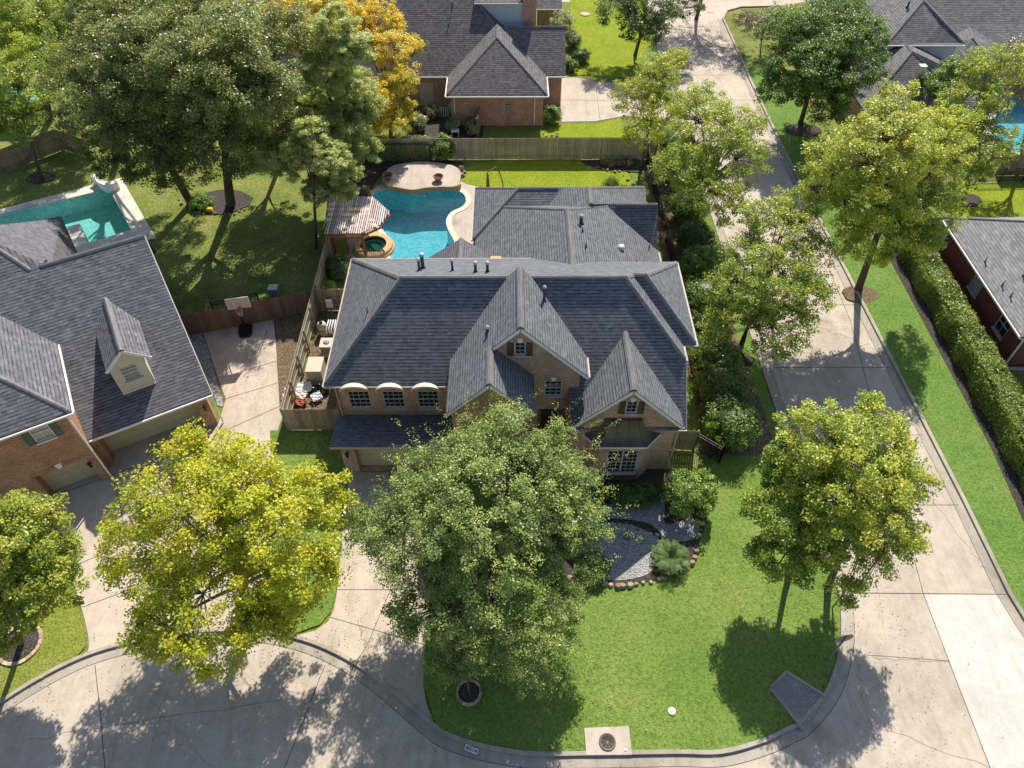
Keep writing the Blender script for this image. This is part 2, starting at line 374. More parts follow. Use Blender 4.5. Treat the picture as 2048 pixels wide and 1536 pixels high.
# ---------------------------------------------------------------- ground, roads, lawns
PX = lambda L, z=0: [G(u, v, z) for u, v in L]
POOL_PX = [(741, 407), (741.6, 393), (755.6, 382.5), (773, 378.5), (793, 379), (812, 383), (827.5, 384.5), (848, 381), (874, 378.5), (898, 379), (915, 382), (927.5, 389), (932.5, 399.7), (930.6, 409), (921, 417), (907, 423), (898, 431), (893, 442), (894.7, 454), (901, 468), (908, 481), (912, 497), (906, 516), (880, 530), (830, 534), (790, 524), (778, 510), (776, 480), (766, 462), (751, 449), (742, 430)]
POOL = smooth_loop(PX(POOL_PX), 4)
LPOOL = PX([(-120, 460), (219, 378), (263, 461), (176, 487), (160, 448), (-60, 510)])
RPOOL = smooth_loop(PX([(1998, 215), (2040, 190), (2110, 200), (2130, 260), (2080, 300), (2010, 300), (1990, 262)]), 4)
struct('ground', holed([(-700, -300), (700, -300), (700, 1200), (-700, 1200)], [POOL, LPOOL, RPOOL], 0.0), M['ground'])
# main street (two straight edges) and the cul-de-sac bulb
SL = PX([(1688, 1243), (1686, 1200), (1560, 832), (1519, 712), (1423, 424), (1315, 92), (1306, 62), (1296, 30)])
SR = PX([(2070, 1275), (2048, 1243), (2014, 1188), (1922, 999), (1655.6, 479), (1577, 326), (1532, 232), (1498, 160), (1470, 95), (1444, 38)])
topL = PX([(1240, 10), (1100, 2)]); top = [(3, 93), (60, 96)]
topR = PX([(1452, 22), (1480, 14), (1560, 12)])
CK = PX([(-40, 1432), (0, 1410), (60, 1372), (125, 1336), (190, 1308), (262, 1288), (350, 1272), (450, 1264), (527, 1266), (593, 1279), (652, 1300), (720, 1337), (790, 1391), (859, 1450), (894, 1474), (946, 1492), (999, 1504), (1069, 1513), (1180, 1512), (1350, 1509), (1442, 1509), (1522, 1488), (1575, 1464), (1606, 1447), (1651, 1394), (1672, 1349), (1686, 1290), (1688, 1243)])
CKs = smooth_loop(CK, 5, False)
bottom = [(34, 11), (34, -30), (-60, -30), (-60, 9)]
road = CKs + SL[1:] + topL + [(-5, 92.5), (-5, 96.5), (60, 96.5)] + topR[::-1] + SR[::-1] + bottom
struct('road', holed(road, [], .006), M['road'])
struct('road_patch', holed(PX([(1847, 1189), (2013, 1189), (2048, 1243), (2110, 1340), (2150, 1560), (1990, 1560), (1912, 1360)]), [], .010), M['newroad'])
km = MB(); strip(km, CKs, 0, .17, 0, .13); strip(km, SL, 0, .17, 0, .13)
strip(km, SR, 0, -.2, 0, .13); strip(km, PX([(1444, 38), (1452, 22), (1480, 14), (1560, 12)]), 0, -.2, 0, .13)
struct('kerb', km, M['kerb'])
gm = MB(); strip(gm, CKs, -.45, -.002, 0, .010); strip(gm, SL, -.45, -.002, 0, .010); strip(gm, SR, .5, .002, 0, .0105)
struct('gutter_apron', gm, M['kerb'])
jm = MB(); 
def joint(pts, w_=.03, z=.014, px=True):
    L = PX(pts) if px else pts
    for a, b in zip(L, L[1:]): jm.beam((*a, z - .006), (*b, z - .006), w_, .012)
strip(jm, CKs, -.475, -.45, 0, .0135); strip(jm, SL, -.47, -.45, 0, .0135); strip(jm, SR, .5, .525, 0, .0135)
joint([(1847, 1189), (1700, 640), (1560, 300), (1440, 60)]); joint([(1990, 1560), (1912, 1360), (1847, 1189)]); joint([(1712, 1186), (2012, 1189)], .04)
for v0 in (1010, 870, 735, 610, 500, 410, 330, 260, 200, 150, 105): joint([(1519 + .342 * (v0 - 712) + 8, v0), (1655.6 + .505 * (v0 - 480) - 6, v0)])
joint([(190, 1330), (200, 1420), (212, 1560)]); joint([(1040, 1530), (1040, 1600)]); joint([(650, 1330), (560, 1560)]); joint([(1735, 1310), (1900, 1322)], .02)
# driveways
DL = smooth_loop(PX([(130, 1334), (160, 1318), (178, 1296), (170, 1240), (146, 1160), (128, 1100), (105, 1030)]), 4, False)
dleft = DL + PX([(60, 985), (10, 900), (120, 860), (400, 800), (437, 848), (452, 800), (424, 720), (408, 667), (547, 640), (566, 830), (549, 880), (541, 960), (535, 1040), (532, 1120), (530, 1200), (510, 1262), (350, 1272), (262, 1288), (190, 1308)])
struct('driveway', MB().prism(dleft, 0, .030), M['drive'], label='fan shaped pale concrete driveway of the angled brick house')
dmain = PX([(580, 1274), (630, 1262), (656, 1244), (668, 1220), (675, 1180), (680, 1120), (686, 1060), (698, 945), (905, 945), (880, 1080), (866, 1180), (856, 1260), (849, 1310), (847, 1370), (853, 1410), (874, 1452), (790, 1391), (720, 1337), (652, 1300)])
struct('driveway', MB().prism(dmain, 0, .034), M['drive'], label='concrete driveway of the slate roofed corner house')
dtop = PX([(1120, 244), (1123, 157), (1149, 155), (1200, 165), (1345, 172), (1368, 245), (1250, 232), (1190, 243)])
struct('driveway', MB().prism(dtop, 0, .032), M['drive'], label='short concrete driveway of the pink brick house')
for pts in ([(470, 748), (556, 722)], [(452, 790), (446, 800), (560, 765)], [(432, 870), (562, 812)], [(380, 905), (552, 880)], [(228, 958), (262, 1110), (300, 1290)], [(330, 895), (356, 1010)], [(60, 1010), (420, 880)], [(130, 1140), (560, 960)], [(165, 1215), (540, 1075)],
            [(780, 945), (781, 1180), (735, 1290), (700, 1345)], [(676, 1180), (866, 1180)], [(690, 1080), (878, 1080)], [(660, 1235), (852, 1290)], [(520, 705), (535, 660)], [(1190, 160), (1200, 240)], [(1122, 200), (1350, 205)]): joint(pts, .03, .04)
for c0, c1 in (((1400, 1320), (2040, 1560)), ((1745, 1316), (1900, 1326)), ((1700, 1230), (1725, 1400)), ((60, 1480), (560, 1400)), ((1600, 640), (1760, 700)), ((300, 1400), (420, 1536)), ((1860, 1000), (1980, 1150))):
    L_ = [(c0[0] + (c1[0] - c0[0]) * i / 14 + random.uniform(-5, 5), c0[1] + (c1[1] - c0[1]) * i / 14 + random.uniform(-4, 4)) for i in range(15)]
    if c0 == (1400, 1320): L_ = L_[8:]
    joint(L_, .008, .0135)
struct('joint_line', jm, M['joint'])
# lawns
LAWN = offset(smooth_loop(PX([(856, 1419), (859, 1450), (894, 1474), (946, 1492), (999, 1504), (1069, 1513), (1350, 1509), (1442, 1509), (1522, 1488), (1575, 1464), (1606, 1447), (1651, 1394), (1672, 1349), (1686, 1290), (1688, 1243)]), 4, False), .18)
lawn = LAWN + offset(SL[1:6], .18) + PX([(1300, 92), (1250, 150), (1360, 235), (1330, 330), (1400, 640), (1460, 900), (1400, 940), (1385, 960), (1340, 950), (1150, 950), (900, 945), (880, 1080), (866, 1180), (856, 1260), (849, 1310), (847, 1370)])
lo = struct('lawn', MB().prism(lawn, 0, .075), M['lawn'], label='bright green front lawn of the corner house')
struct('lawn', MB().prism([(p[0] + (.22 if i < 8 else 0), p[1]) for i, p in enumerate(SR[:9] + PX([(1640, 250), (1700, 330), (1790, 480)]) + [(27.4, 42), (27.2, 24), (26.2, 12)])], 0, .078), M['strip'], label='long green verge between street and clipped hedge')
struct('lawn', MB().prism(smooth_loop(PX([(-60, 1440), (0, 1402), (60, 1363), (120, 1330)]), 4, False) + PX([(130, 1326), (156, 1312), (172, 1294), (165, 1245), (141, 1165), (120, 1120), (60, 1060), (-60, 1100)]), 0, .074), M['yellowlawn'], label='dry yellow green lawn round the left stone ring')
struct('lawn', MB().prism(PX([(541, 862), (690, 862), (698, 945), (686, 1060), (680, 1120), (674, 1180), (662, 1225), (640, 1250), (585, 1270), (515, 1258), (534, 1180), (537, 1080), (545, 960)]), 0, .073), M['lawn'], label='wedge of grass between the two driveways')
struct('lawn', MB().prism(smooth_loop(PX([(925, 352), (950, 330), (1010, 322), (1160, 320), (1185, 330), (1240, 338), (1258, 352), (1262, 378), (1180, 385), (1040, 385), (950, 372), (922, 362)]), 3), 0, .06), M['backlawn'], label='bright grass strip by the back fence')
struct('lawn', MB().prism(PX([(1060, 276), (1250, 276), (1240, 238), (1190, 248), (1120, 250), (1085, 262)]), 0, .05), M['backlawn'], label='grass beside the far driveway')
struct('lawn', MB().prism(PX([(1140, -12), (1290, -12), (1312, 70), (1310, 160), (1150, 150), (1142, 90)]), 0, .05), M['backlawn'], label='sunlit far front lawn by the street')
struct('lawn', MB().prism(PX([(1900, 372), (2120, 368), (2120, 436), (1900, 436)]), 0, .05), M['backlawn'], label='sunlit lawn beyond the red brick house')
struct('lawn', MB().prism([(9.3, 24.6), (11, 24.6), (11, 52), (9.9, 52), (9.9, 33), (9.3, 33)], 0, .05), M['lawn'], label='narrow side lawn under the roof edge')
struct('lawn', MB().prism(PX([(-100, 380), (0, 350), (130, 300), (300, 330), (560, 335), (640, 400), (600, 560), (430, 610), (310, 490), (243, 357), (201, 369), (-100, 440)]), 0, .02), M['ground'], label='patchy olive lawn of the left back garden')
struct('dirt', MB().prism([(-12.7, 25.6), (-9.4, 25.6), (-9.4, 35.4), (-12.7, 35.4)], 0, .03), M['dirt'], label='bare leaf littered side yard')
struct('dirt', MB().prism(PX([(549, 640), (606, 622), (570, 820), (560, 820)]), 0, .034), M['dirt'], label='shady strip between driveway and fence')
struct('gravel', MB().prism(PX([(372, 672), (404, 666), (423, 722), (447, 806), (446, 815), (436, 812), (410, 745)]), 0, .05), M['gravelbed'])
BED = smooth_loop(PX([(1120, 1140), (1136, 1155), (1182, 1166), (1221, 1171), (1261, 1169), (1315, 1161), (1375, 1140), (1398, 1085), (1409, 1054), (1414, 1007), (1400, 960), (1300, 935), (1150, 935), (1000, 960), (1010, 1080)]), 3)
struct('gravel', MB().prism(smooth_loop(PX([(1165, 1065), (1210, 1048), (1270, 1055), (1322, 1085), (1312, 1120), (1296, 1150), (1235, 1163), (1180, 1152), (1160, 1110)]), 4), 0, .125), M['greypatch'], label='smooth grey patch inside the garden bed')
struct('gravel', MB().prism(smooth_loop(PX([(1195, 1035), (1210, 1012), (1260, 1000), (1325, 1002), (1330, 1050), (1385, 1040), (1395, 1075), (1340, 1085), (1300, 1050), (1245, 1040)]), 4), 0, .124), M['greypatch'], label='upper grey patch inside the garden bed')
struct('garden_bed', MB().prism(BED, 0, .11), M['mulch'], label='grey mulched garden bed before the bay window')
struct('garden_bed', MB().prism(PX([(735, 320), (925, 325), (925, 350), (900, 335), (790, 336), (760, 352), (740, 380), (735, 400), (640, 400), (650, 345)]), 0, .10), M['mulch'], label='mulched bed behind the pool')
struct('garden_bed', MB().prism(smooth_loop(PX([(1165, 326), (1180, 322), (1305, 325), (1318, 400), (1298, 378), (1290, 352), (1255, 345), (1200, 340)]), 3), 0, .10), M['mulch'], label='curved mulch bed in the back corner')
struct('garden_bed', MB().prism([(11.0, 23.5), (15.0, 23.5), (14.6, 35), (14.2, 52), (11.0, 52)], 0, .09), M['dirt'], label='leafy bed under the side shrubs')
struct('garden_bed', MB().prism([(26.1, 12), (30.8, 12), (30.6, 30), (30.6, 42), (27.2, 42), (27.1, 24)], 0, .10), M['mulch'], label='mulch along the clipped hedge')
struct('garden_bed', MB().prism([(-8.5, 55), (-2.3, 54.5), (-2.3, 60), (-8.5, 62)], 0, .04), M['mulch'], label='mulched side yard of the pink brick house')
for c, r_, nm in ((G(443, 405), 2.3, 'oval bed under the two oaks'), (G(82, 357), 1.1, 'round mulch bed under the lone left tree'), (G(1720, 590), 1.2, 'mulch round the verge tree'), (G(1475, 722), 1.0, 'mulch round the leaning street tree'), (G(1660, 385), 2, 'mulch under the right row trees'), (G(1605, 262), 1.6, 'mulch under the dark round tree'), (G(1925, 400), 1.4, 'mulch island in the sunny lawn')):
    struct('garden_bed', MB().prism([(c[0] + r_ * math.cos(a / 20 * 6.283) * (1 + .08 * math.sin(a * 1.7)), c[1] + r_ * .72 * math.sin(a / 20 * 6.283)) for a in range(20)], 0, .09), M['mulch'] if 'verge' not in nm else M['dirt'], label=nm)
# ---------------------------------------------------------------- building helpers
def ray(u, v):
    a = (u - 1024) / FPX; b = -(v - 768) / FPX
    y = math.cos(PITCH) + b * math.sin(PITCH); q = -math.sin(PITCH) + b * math.cos(PITCH); c, s = math.cos(YAW), math.sin(YAW)
    return Vector((c * a - s * y, s * a + c * y, q))
def hit(u, v, p0, p1, p2):
    n = (Vector(p1) - Vector(p0)).cross(Vector(p2) - Vector(p0)); o = Vector((0, 0, H)); d = ray(u, v)
    return o + d * ((Vector(p0) - o).dot(n) / d.dot(n))
def GY(u, v, y):
    d = ray(u, v); t = y / d.y; return d.x * t, H + d.z * t
def wmat(parent): return Matrix.Translation(parent.location) @ parent.rotation_euler.to_matrix().to_4x4()
def W(mb, name, mat, parent):
    "link mb (world coordinates) as a part of parent"
    sub, mb.sub = mb.sub, []
    for nm, q in sub: W(q, nm, mat, parent)
    if sub and not mb.f: return None
    o = mb.build(name, mat, parent)
    inv = wmat(parent).inverted()
    q = parent.parent
    if parent.type == 'MESH': inv = Matrix.Identity(4)
    o.matrix_parent_inverse = inv; return o
def wall(mb, P0, P1, top, holes=(), z0=0, depth=.1, tint=.5):
    P0, P1 = Vector((*P0, 0)), Vector((*P1, 0)); L = (P1 - P0).length; d = (P1 - P0) / L; n = Vector((d.y, -d.x, 0))
    if not hasattr(top, '__len__'): top = [(0, top), (L, top)]
    def zt(u):
        for (a, za), (b, zb) in zip(top, top[1:]):
            if a - 1e-6 <= u <= b + 1e-6: return za + (zb - za) * (u - a) / max(b - a, 1e-9)
        return top[-1][1]
    us = sorted({round(x, 5) for x in [0, L] + [t[0] for t in top if 0 <= t[0] <= L] + [h[0] for h in holes] + [h[1] for h in holes]})
    P = lambda u, z, k=0: P0 + d * u - n * k + Vector((0, 0, z))
    for a, b in zip(us, us[1:]):
        hs = sorted([h for h in holes if h[0] <= a + 1e-5 and h[1] >= b - 1e-5], key=lambda h: h[2]); z = z0
        for h in hs:
            if h[2] > z: mb.face([P(a, z), P(b, z), P(b, h[2]), P(a, h[2])], tint)
            z = h[3]
        mb.face([P(a, z), P(b, z), P(b, zt(b)), P(a, zt(a))], tint)
    for h in holes:
        a, b, c, e = h[:4]; k = h[4] if len(h) > 4 else depth
        for q in ([P(a, c), P(a, e), P(a, e, k), P(a, c, k)], [P(b, e), P(b, c), P(b, c, k), P(b, e, k)], [P(a, e), P(b, e), P(b, e, k), P(a, e, k)], [P(b, c), P(a, c), P(a, c, k), P(b, c, k)]): mb.face(q, tint)
    return P
def window(P, h, parent, B, nx=2, ny=2, mull=0, mat='frame', pane='glass', k=.1, meet=True, sill=True):
    "frame with muntins and a pane set back in the hole h of the wall mapped by P"
    a, b, c, e = h[:4]; f = MB(); fw = .06
    def bar(u0, z0, u1, z1, w_): f.beam(P(u0, z0, k - .05), P(u1, z1, k - .05), w_, .05, up=(P(0, 0, 0) - P(0, 0, 1)))
    bar(a + fw / 2, c, a + fw / 2, e, fw); bar(b - fw / 2, c, b - fw / 2, e, fw)
    bar(a + fw, c + fw / 2, b - fw, c + fw / 2, fw); bar(a + fw, e - fw / 2, b - fw, e - fw / 2, fw)
    secs = mull + 1; wd = (b - a) / secs
    for s in range(secs):
        u0 = a + s * wd; u1 = u0 + wd
        if s: f.beam(P(u0, c + fw, k - .055), P(u0, e - fw, k - .055), .08, .055, up=(P(0, 0, 0) - P(0, 0, 1)))
        for i in range(1, nx): bar(u0 + wd * i / nx, c + fw, u0 + wd * i / nx, e - fw, .02)
        for j in range(1, ny):
            zz = c + (e - c) * j / ny; f.beam(P(u0 + .04, zz, k - .045), P(u1 - .04, zz, k - .045), .055 if (meet and j == ny // 2) else .02, .05, up=(P(0, 0, 0) - P(0, 0, 1)))
    if sill: f.beam(P(a - .05, c - .04, -.03), P(b + .05, c - .04, -.03), .12, .07)
    o = B(f, 'window', M[mat], parent)
    g = MB().face([P(a, c, k - .008), P(b, c, k - .008), P(b, e, k - .008), P(a, e, k - .008)]); B(g, 'pane', M[pane], o); return o
def shutter(P, u0, u1, z0, z1, parent, B, mat):
    m = MB(); nrm = P(0, 0, 0) - P(0, 0, 1)
    m.beam(P((u0 + u1) / 2, z0, -.02), P((u0 + u1) / 2, z1, -.02), u1 - u0, .035, up=nrm)
    for zz in (z0 + .03, (z0 + z1) / 2, z1 - .03): m.beam(P(u0 + .01, zz, -.045), P(u1 - .01, zz, -.045), .06, .025, up=nrm)
    for uu in (u0 + .03, u1 - .03): m.beam(P(uu, z0, -.044), P(uu, z1, -.044), .05, .022, up=nrm)
    B(m, 'shutter', M[mat], parent)
def keystone(P, u, z, parent, B, s=.16, mat='white'):
    m = MB(); a = [P(u - s * .6, z - s, -.04), P(u + s * .6, z - s, -.04), P(u + s, z + s, -.04), P(u - s, z + s, -.04)]
    b = [P(u - s * .6, z - s, .02), P(u + s * .6, z - s, .02), P(u + s, z + s, .02), P(u - s, z + s, .02)]
    m.face(a)
    for i in range(4): m.face([b[i], b[(i + 1) % 4], a[(i + 1) % 4], a[i]])
    B(m, 'keystone', M[mat], parent)
def lintel(P, u0, u1, z, parent, B, mat, h=.2):
    "soldier course of upright bricks, set a little proud"
    m = MB(); n = int((u1 - u0) / .085)
    for i in range(n):
        u = u0 + (i + .5) * (u1 - u0) / n; m.beam(P(u, z, -.012), P(u, z + h, -.012), .07, .03, up=P(0, 0, 0) - P(0, 0, 1))
    B(m, 'brick_lintel', mat, parent)
def caps(mb, edges, r=.17):
    "bent ridge shingles along hips and ridges"
    for p, q in edges:
        p, q = Vector(p), Vector(q); d = (q - p).normalized(); s = d.cross(Vector((0, 0, 1))).normalized(); dn = Vector((0, 0, -1))
        prof = [(-r, -.115), (-r * .5, -.02), (0, .025), (r * .5, -.02), (r, -.115)]
        A = [p + s * a + Vector((0, 0, b + .03)) for a, b in prof]; B_ = [q + s * a + Vector((0, 0, b + .03)) for a, b in prof]
        for i in range(4): mb.face([A[i], A[i + 1], B_[i + 1], B_[i]][::-1])
        mb.face(A); mb.face(B_[::-1])
def gutter(mb, p, q, h=.10):
    p, q = Vector(p), Vector(q); mb.sub.append(('gutter', MB().beam(p - Vector((0, 0, .10)), q - Vector((0, 0, .10)), .085, h)))
def spout(mb, p, q, w_=.08): mb.sub.append(('downspout', MB().beam(p, q, w_, .06, up=(0, 1, 0))))
def rake(mb, p, q, drop=.14): 
    p, q = Vector(p), Vector(q); mb.sub.append(('rake_board', MB().beam(p - Vector((0, 0, drop + .03)), q - Vector((0, 0, drop + .03)), .05, .16)))
def vent(base, h, parent, B, r=.09, capr=.14):
    r *= .78; capr *= .72; h *= .95
    m = MB(); b = Vector(base); m.tube([b - Vector((0, 0, .25)), b + Vector((0, 0, h))], r, 10); m.lathe([(r * 2.2, -.12), (r * 1.1, .12)], b, 10)
    o = B(m, 'roof_vent', M['pipe'], parent)
    c = MB(); c.lathe([(0, .0), (capr, .0), (capr, .07), (capr * .5, .13), (0, .15)], b + Vector((0, 0, h)), 12); B(c, 'vent_cap', M['galv'], o)
def garage_door(P, h, parent, B, cols=8, rows=4, mat='garage', k=.5):
    a, b, c, e = h[:4]; m = MB(); m.face([P(a, c, k), P(b, c, k), P(b, e, k), P(a, e, k)]); nrm = P(0, 0, 0) - P(0, 0, 1)
    for i in range(cols):
        for j in range(rows):
            u0 = a + (b - a) * (i + .1) / cols; u1 = a + (b - a) * (i + .9) / cols; zz = c + (e - c) * (j + .5) / rows
            m.beam(P(u0, zz, k - .01), P(u1, zz, k - .01), (e - c) / rows * .66, .02, up=nrm)
    B(m, 'garage_door', M[mat], parent)
def lantern(p, parent, B, out):
    m = MB(); p = Vector(p); o = Vector(out); m.beam(p, p + o * .2 + Vector((0, 0, .05)), .03, .03)
    c = p + o * .22; m.lathe([(0, .2), (.11, .08), (.10, .05), (.07, -.22), (.03, -.28), (0, -.3)], c, 8, smooth=False); B(m, 'wall_lantern', M['black'], parent)

# ---------------------------------------------------------------- main corner house (world coordinates)
hm = thing('house', 'large corner house with slate blue shingle roofs, steep front gables and tan brick walls', 'house', (0, 28, 0))
ZR, YR, S = 9.14, 28.16, .945
zf = lambda y: ZR - S * (YR - y)
rf = MB()
RL, RR = (-5.5, YR, ZR), (5.89, YR, ZR); AC = (8.98, 25.07, zf(25.07)); BA = (6.335, 28.845, 8.72); BB = (7.045, 28.845, 8.72)
XL, YL, ZL, YE = -9.49, 24.17, zf(24.17), 22.52
rf.slab([(XL, YL, ZL), (3.0, YL, ZL), (3.0, YE, zf(YE)), (8.98, YE, zf(YE)), AC, RR, RL])
rf.slab([(XL, YL, ZL), RL, (XL, 34.3, ZL)])
rf.slab([AC, (8.98, 26.2, AC[2]), BA, RR])
rf.slab([(8.98, 26.2, AC[2]), (9.69, 26.2, AC[2]), BB, BA])
rf.slab([(9.69, 26.2, AC[2]), (9.69, 32.9, AC[2]), BB])
rf.slab([RL, RR, BA, BB, (9.69, 32.9, AC[2]), (3, 32.9, AC[2]), (3, 34.3, ZL), (XL, 34.3, ZL)])
W(rf, 'roof', M['roofmain'], hm)
ZG, XG, ZGL = 9.775, .49, 8.345
g1 = MB()
g1.slab([(XG, 23.83, ZG), (3.9, 23.83, 6.365), (3.9, 25.22, 6.365), (XG + ZG - ZR, YR, ZR), (XG, YR, ZG)])
PB = (XG, YR + 1.95, 7.95)
g1.slab([(XG, YR, ZG), (XG + ZG - ZR, YR, ZR), PB]); g1.slab([(XG, YR, ZG), (XG - ZG + ZR, YR, ZR), PB])
g1.slab([(XG, 23.83, ZG), (XG, YR, ZG), (XG - ZG + ZR, YR, ZR), (-3.08, 25.05, 6.2), (-3.08, 21.62, 6.2), (-.94, 21.62, ZGL), (-.94, 23.83, ZGL)])
g1.slab([(-.94, 21.62, ZGL), (1.2, 21.62, 6.2), (1.2, 24.05, 6.2), (-.94, 24.05, ZGL)])
W(g1, 'gable_roof', M['roofmain'], hm)
g2 = MB()
g2.slab([(5.87, 22.21, 7.22), (8.72, 22.21, 4.37), (8.72, 23.11, 4.37), (5.87, 26.13, 7.22)])
g2.slab([(5.87, 22.21, 7.22), (3.02, 22.21, 4.37), (3.02, 23.11, 4.37), (5.87, 26.13, 7.22)])
W(g2, 'gable_roof', M['roofmain'], hm)
lg = MB(); gy0, gz0 = 22.55, 2.85; zt_ = GY(700, 830, 24.55)[1]
lg.slab([(-9.35, gy0 - .35, gz0), (-2.6, gy0 - .35, gz0), (-2.6, 24.56, zt_), (-9.35, 24.56, zt_)])
W(lg, 'garage_roof', M['roofmain'], hm)
# low rear wing
rw = MB()
R1 = (3.55, 37.25, 6.8)
R1f = (3.55, 31.9, 6.8)
rw.slab([R1f, R1, (-2.3, 43.1, 3.0), (-2.3, 33, 3.0), (3.0, 33, 6.44)][0:4])
rw.slab([R1f, R1, (9.8, 43.5, 3.0), (9.8, 31.9, 3.0)])
rw.slab([R1, (-2.3, 43.1, 3.0), (9.8, 43.5, 3.0)])
rw.slab([(-2.5, 39.2, 3.0), (6, 39.2, 3.0), (6, 42.25, 5.0), (.6, 42.25, 5.0)])
rw.slab([(-2.5, 39.2, 3.0), (-2.5, 45.3, 3.0), (.6, 42.25, 5.0)])
rw.slab([(-2.5, 45.3, 3.0), (6, 45.3, 3.0), (6, 42.25, 5.0), (.6, 42.25, 5.0)])
R2 = (5.2, 40.8, 6.0)
rw.slab([(5.2, 38.9, 6.0), R2, (.6, 45.4, 3.0), (.6, 38.9, 3.0)])
rw.slab([(5.2, 38.9, 6.0), R2, (9.9, 45.4, 3.0), (9.7, 43.35, 3.0)])
rw.slab([R2, (.6, 45.4, 3.0), (9.9, 45.4, 3.0)])
rw.slab([(6.2, 40.15, 5.15), (9.75, 40.15, 5.15), (9.75, 37.95, 3.0), (6.2, 37.95, 3.0)]); rw.slab([(6.2, 40.15, 5.15), (9.75, 40.15, 5.15), (9.75, 42.4, 3.0), (6.2, 42.4, 3.0)])
rw.slab([(-3.1, 33.5, 4.65), (-3.1, 37.2, 4.65), (-5.3, 37.6, 2.8), (-5.3, 33.5, 2.8)]); rw.slab([(-3.1, 33.5, 4.65), (-3.1, 37.2, 4.65), (-.9, 37.6, 2.8), (-.9, 33.5, 2.8)])
W(rw, 'rear_roof', M['roofmain'], hm)
cp = MB()
caps(cp, [(RL, RR), ((XL + .1, YL + .1, ZL + .1), RL), ((XL + .1, 34.2, ZL + .1), RL), ((8.9, 25.15, AC[2] + .08), RR), (RR, BA), ((9.62, 26.27, AC[2] + .08), BB), (BB, (9.62, 32.8, AC[2] + .06)), (BA, BB),
          ((XG, 23.84, ZG), (XG, YR, ZG)), ((-.94, 21.63, ZGL), (-.94, 24, ZGL)), ((5.87, 22.22, 7.22), (5.87, 26.13, 7.22)), (R1f, R1), ((-2.2, 43.0, 3.07), R1), ((9.7, 43.4, 3.06), R1),
          ((-2.4, 39.3, 3.07), (.6, 42.25, 5)), ((-2.4, 45.2, 3.07), (.6, 42.25, 5)), ((.6, 42.25, 5), (3.3, 42.25, 5)), ((5.2, 39.0, 6.0), R2), (R2, (9.8, 45.3, 3.07)), ((7.0, 40.15, 5.15), (9.75, 40.15, 5.15)), ((-3.1, 33.5, 4.65), (-3.1, 37.2, 4.65))])
W(cp, 'ridge_cap', M['cap'], hm)
gt = MB()
for p, q in (((XL, YL - .05, ZL), (-3.12, YL - .05, ZL)), ((XL - .05, YL - .05, ZL), (XL - .05, 34.3, ZL)), ((XL - .05, 34.35, ZL), (3, 34.35, ZL)), ((9.04, 25.07, AC[2]), (9.04, 26.15, AC[2])), ((9.0, 26.14, AC[2]), (9.75, 26.14, AC[2])), ((9.75, 26.14, AC[2]), (9.75, 32.9, AC[2])),
             ((8.0, YE - .05, zf(YE)), (9.03, YE - .05, zf(YE))), ((2.85, YE - .05, zf(YE)), (3.2, YE - .05, zf(YE))), ((-9.35, gy0 - .4, gz0), (-2.6, gy0 - .4, gz0)), ((3.95, 23.83, 6.365), (3.95, 25.2, 6.365)), ((-2.56, 39.2, 3), (-2.56, 45.3, 3)), ((9.86, 32, 3.0), (9.86, 37.9, 3.0))): gutter(gt, p, q)
for c in ((-9.05, 24.45, 5.2), (8.66, 22.68, 3.6), (9.42, 26.5, 6.0)): spout(gt, c, (c[0], c[1], .1))
W(gt, 'gutter', M['trim'], hm)
rk = MB()
for p, q in (((XG, 23.84, ZG), (3.9, 23.84, 6.365)), ((XG, 23.84, ZG), (-.94, 23.84, ZGL)), ((-.94, 21.64, ZGL), (1.2, 21.64, 6.2)), ((-.94, 21.64, ZGL), (-3.08, 21.64, 6.2)), ((5.87, 22.23, 7.22), (8.72, 22.23, 4.37)), ((5.87, 22.23, 7.22), (3.02, 22.23, 4.37)), ((9.0, YE + .03, zf(YE)), (9.0, 25.05, AC[2]))): rake(rk, p, q)
W(rk, 'rake_board', M['white'], hm)
# walls with real openings
bw = MB(); RB = lambda a, b, c, d, y, x0: (lambda A, B_: (A[0] - x0, B_[0] - x0, B_[1], A[1]))(GY(a, b, y), GY(c, d, y))
x0 = -9.0; y2 = 24.55
wins = [RB(693, 783, 745, 815, y2, x0), RB(763, 783, 812, 815, y2, x0), RB(833, 783, 880, 815, y2, x0)]
wins = [(a, b, c, min(d, 5.12), .12) for a, b, c, d in wins]
P2 = wall(bw, (x0, y2), (-2.9, y2), 5.3, wins)
gd = (.75, 5.6, .02, 2.25, .45)
Pg = wall(bw, (x0, gy0), (-2.6, gy0), gz0 - .05, [gd], depth=.45)
wall(bw, (x0, 34), (x0, y2), 5.25); wall(bw, (x0, y2), (x0, gy0), [(0, zt_ - .12), (y2 - gy0, gz0 - .05)])
ax0 = -2.9; yw = 24.08
w_at = (*RB(1029, 685, 1051, 710, yw, ax0), .1); w_2 = (*RB(1089, 762, 1123, 791, yw, ax0), .12); ent = (4.35, 5.85, .15, 3.55, 1.6)
Pa = wall(bw, (ax0, yw), (3.5, yw), [(0, 6.28), (3.39, 9.64), (6.4, 6.62)], [w_at, w_2, ent])
wall(bw, (3.5, yw), (3.5, 27), [(0, 6.3), (2.9, 6.3)])
lgw = (1.0, 2.6, .8, 2.6, .12); yl_ = 21.95
Pl = wall(bw, (-2.85, yl_), (.9, yl_), [(0, 6.28), (1.91, 8.2), (3.75, 6.35)], [lgw])
wall(bw, (.9, yl_), (.9, yw), 6.2); wall(bw, (-2.85, 24), (-2.85, yl_), 6.2)
wx0, wyy = 3.15, 22.6
w_g = (*RB(1254, 803, 1273, 826, wyy, wx0), .1)
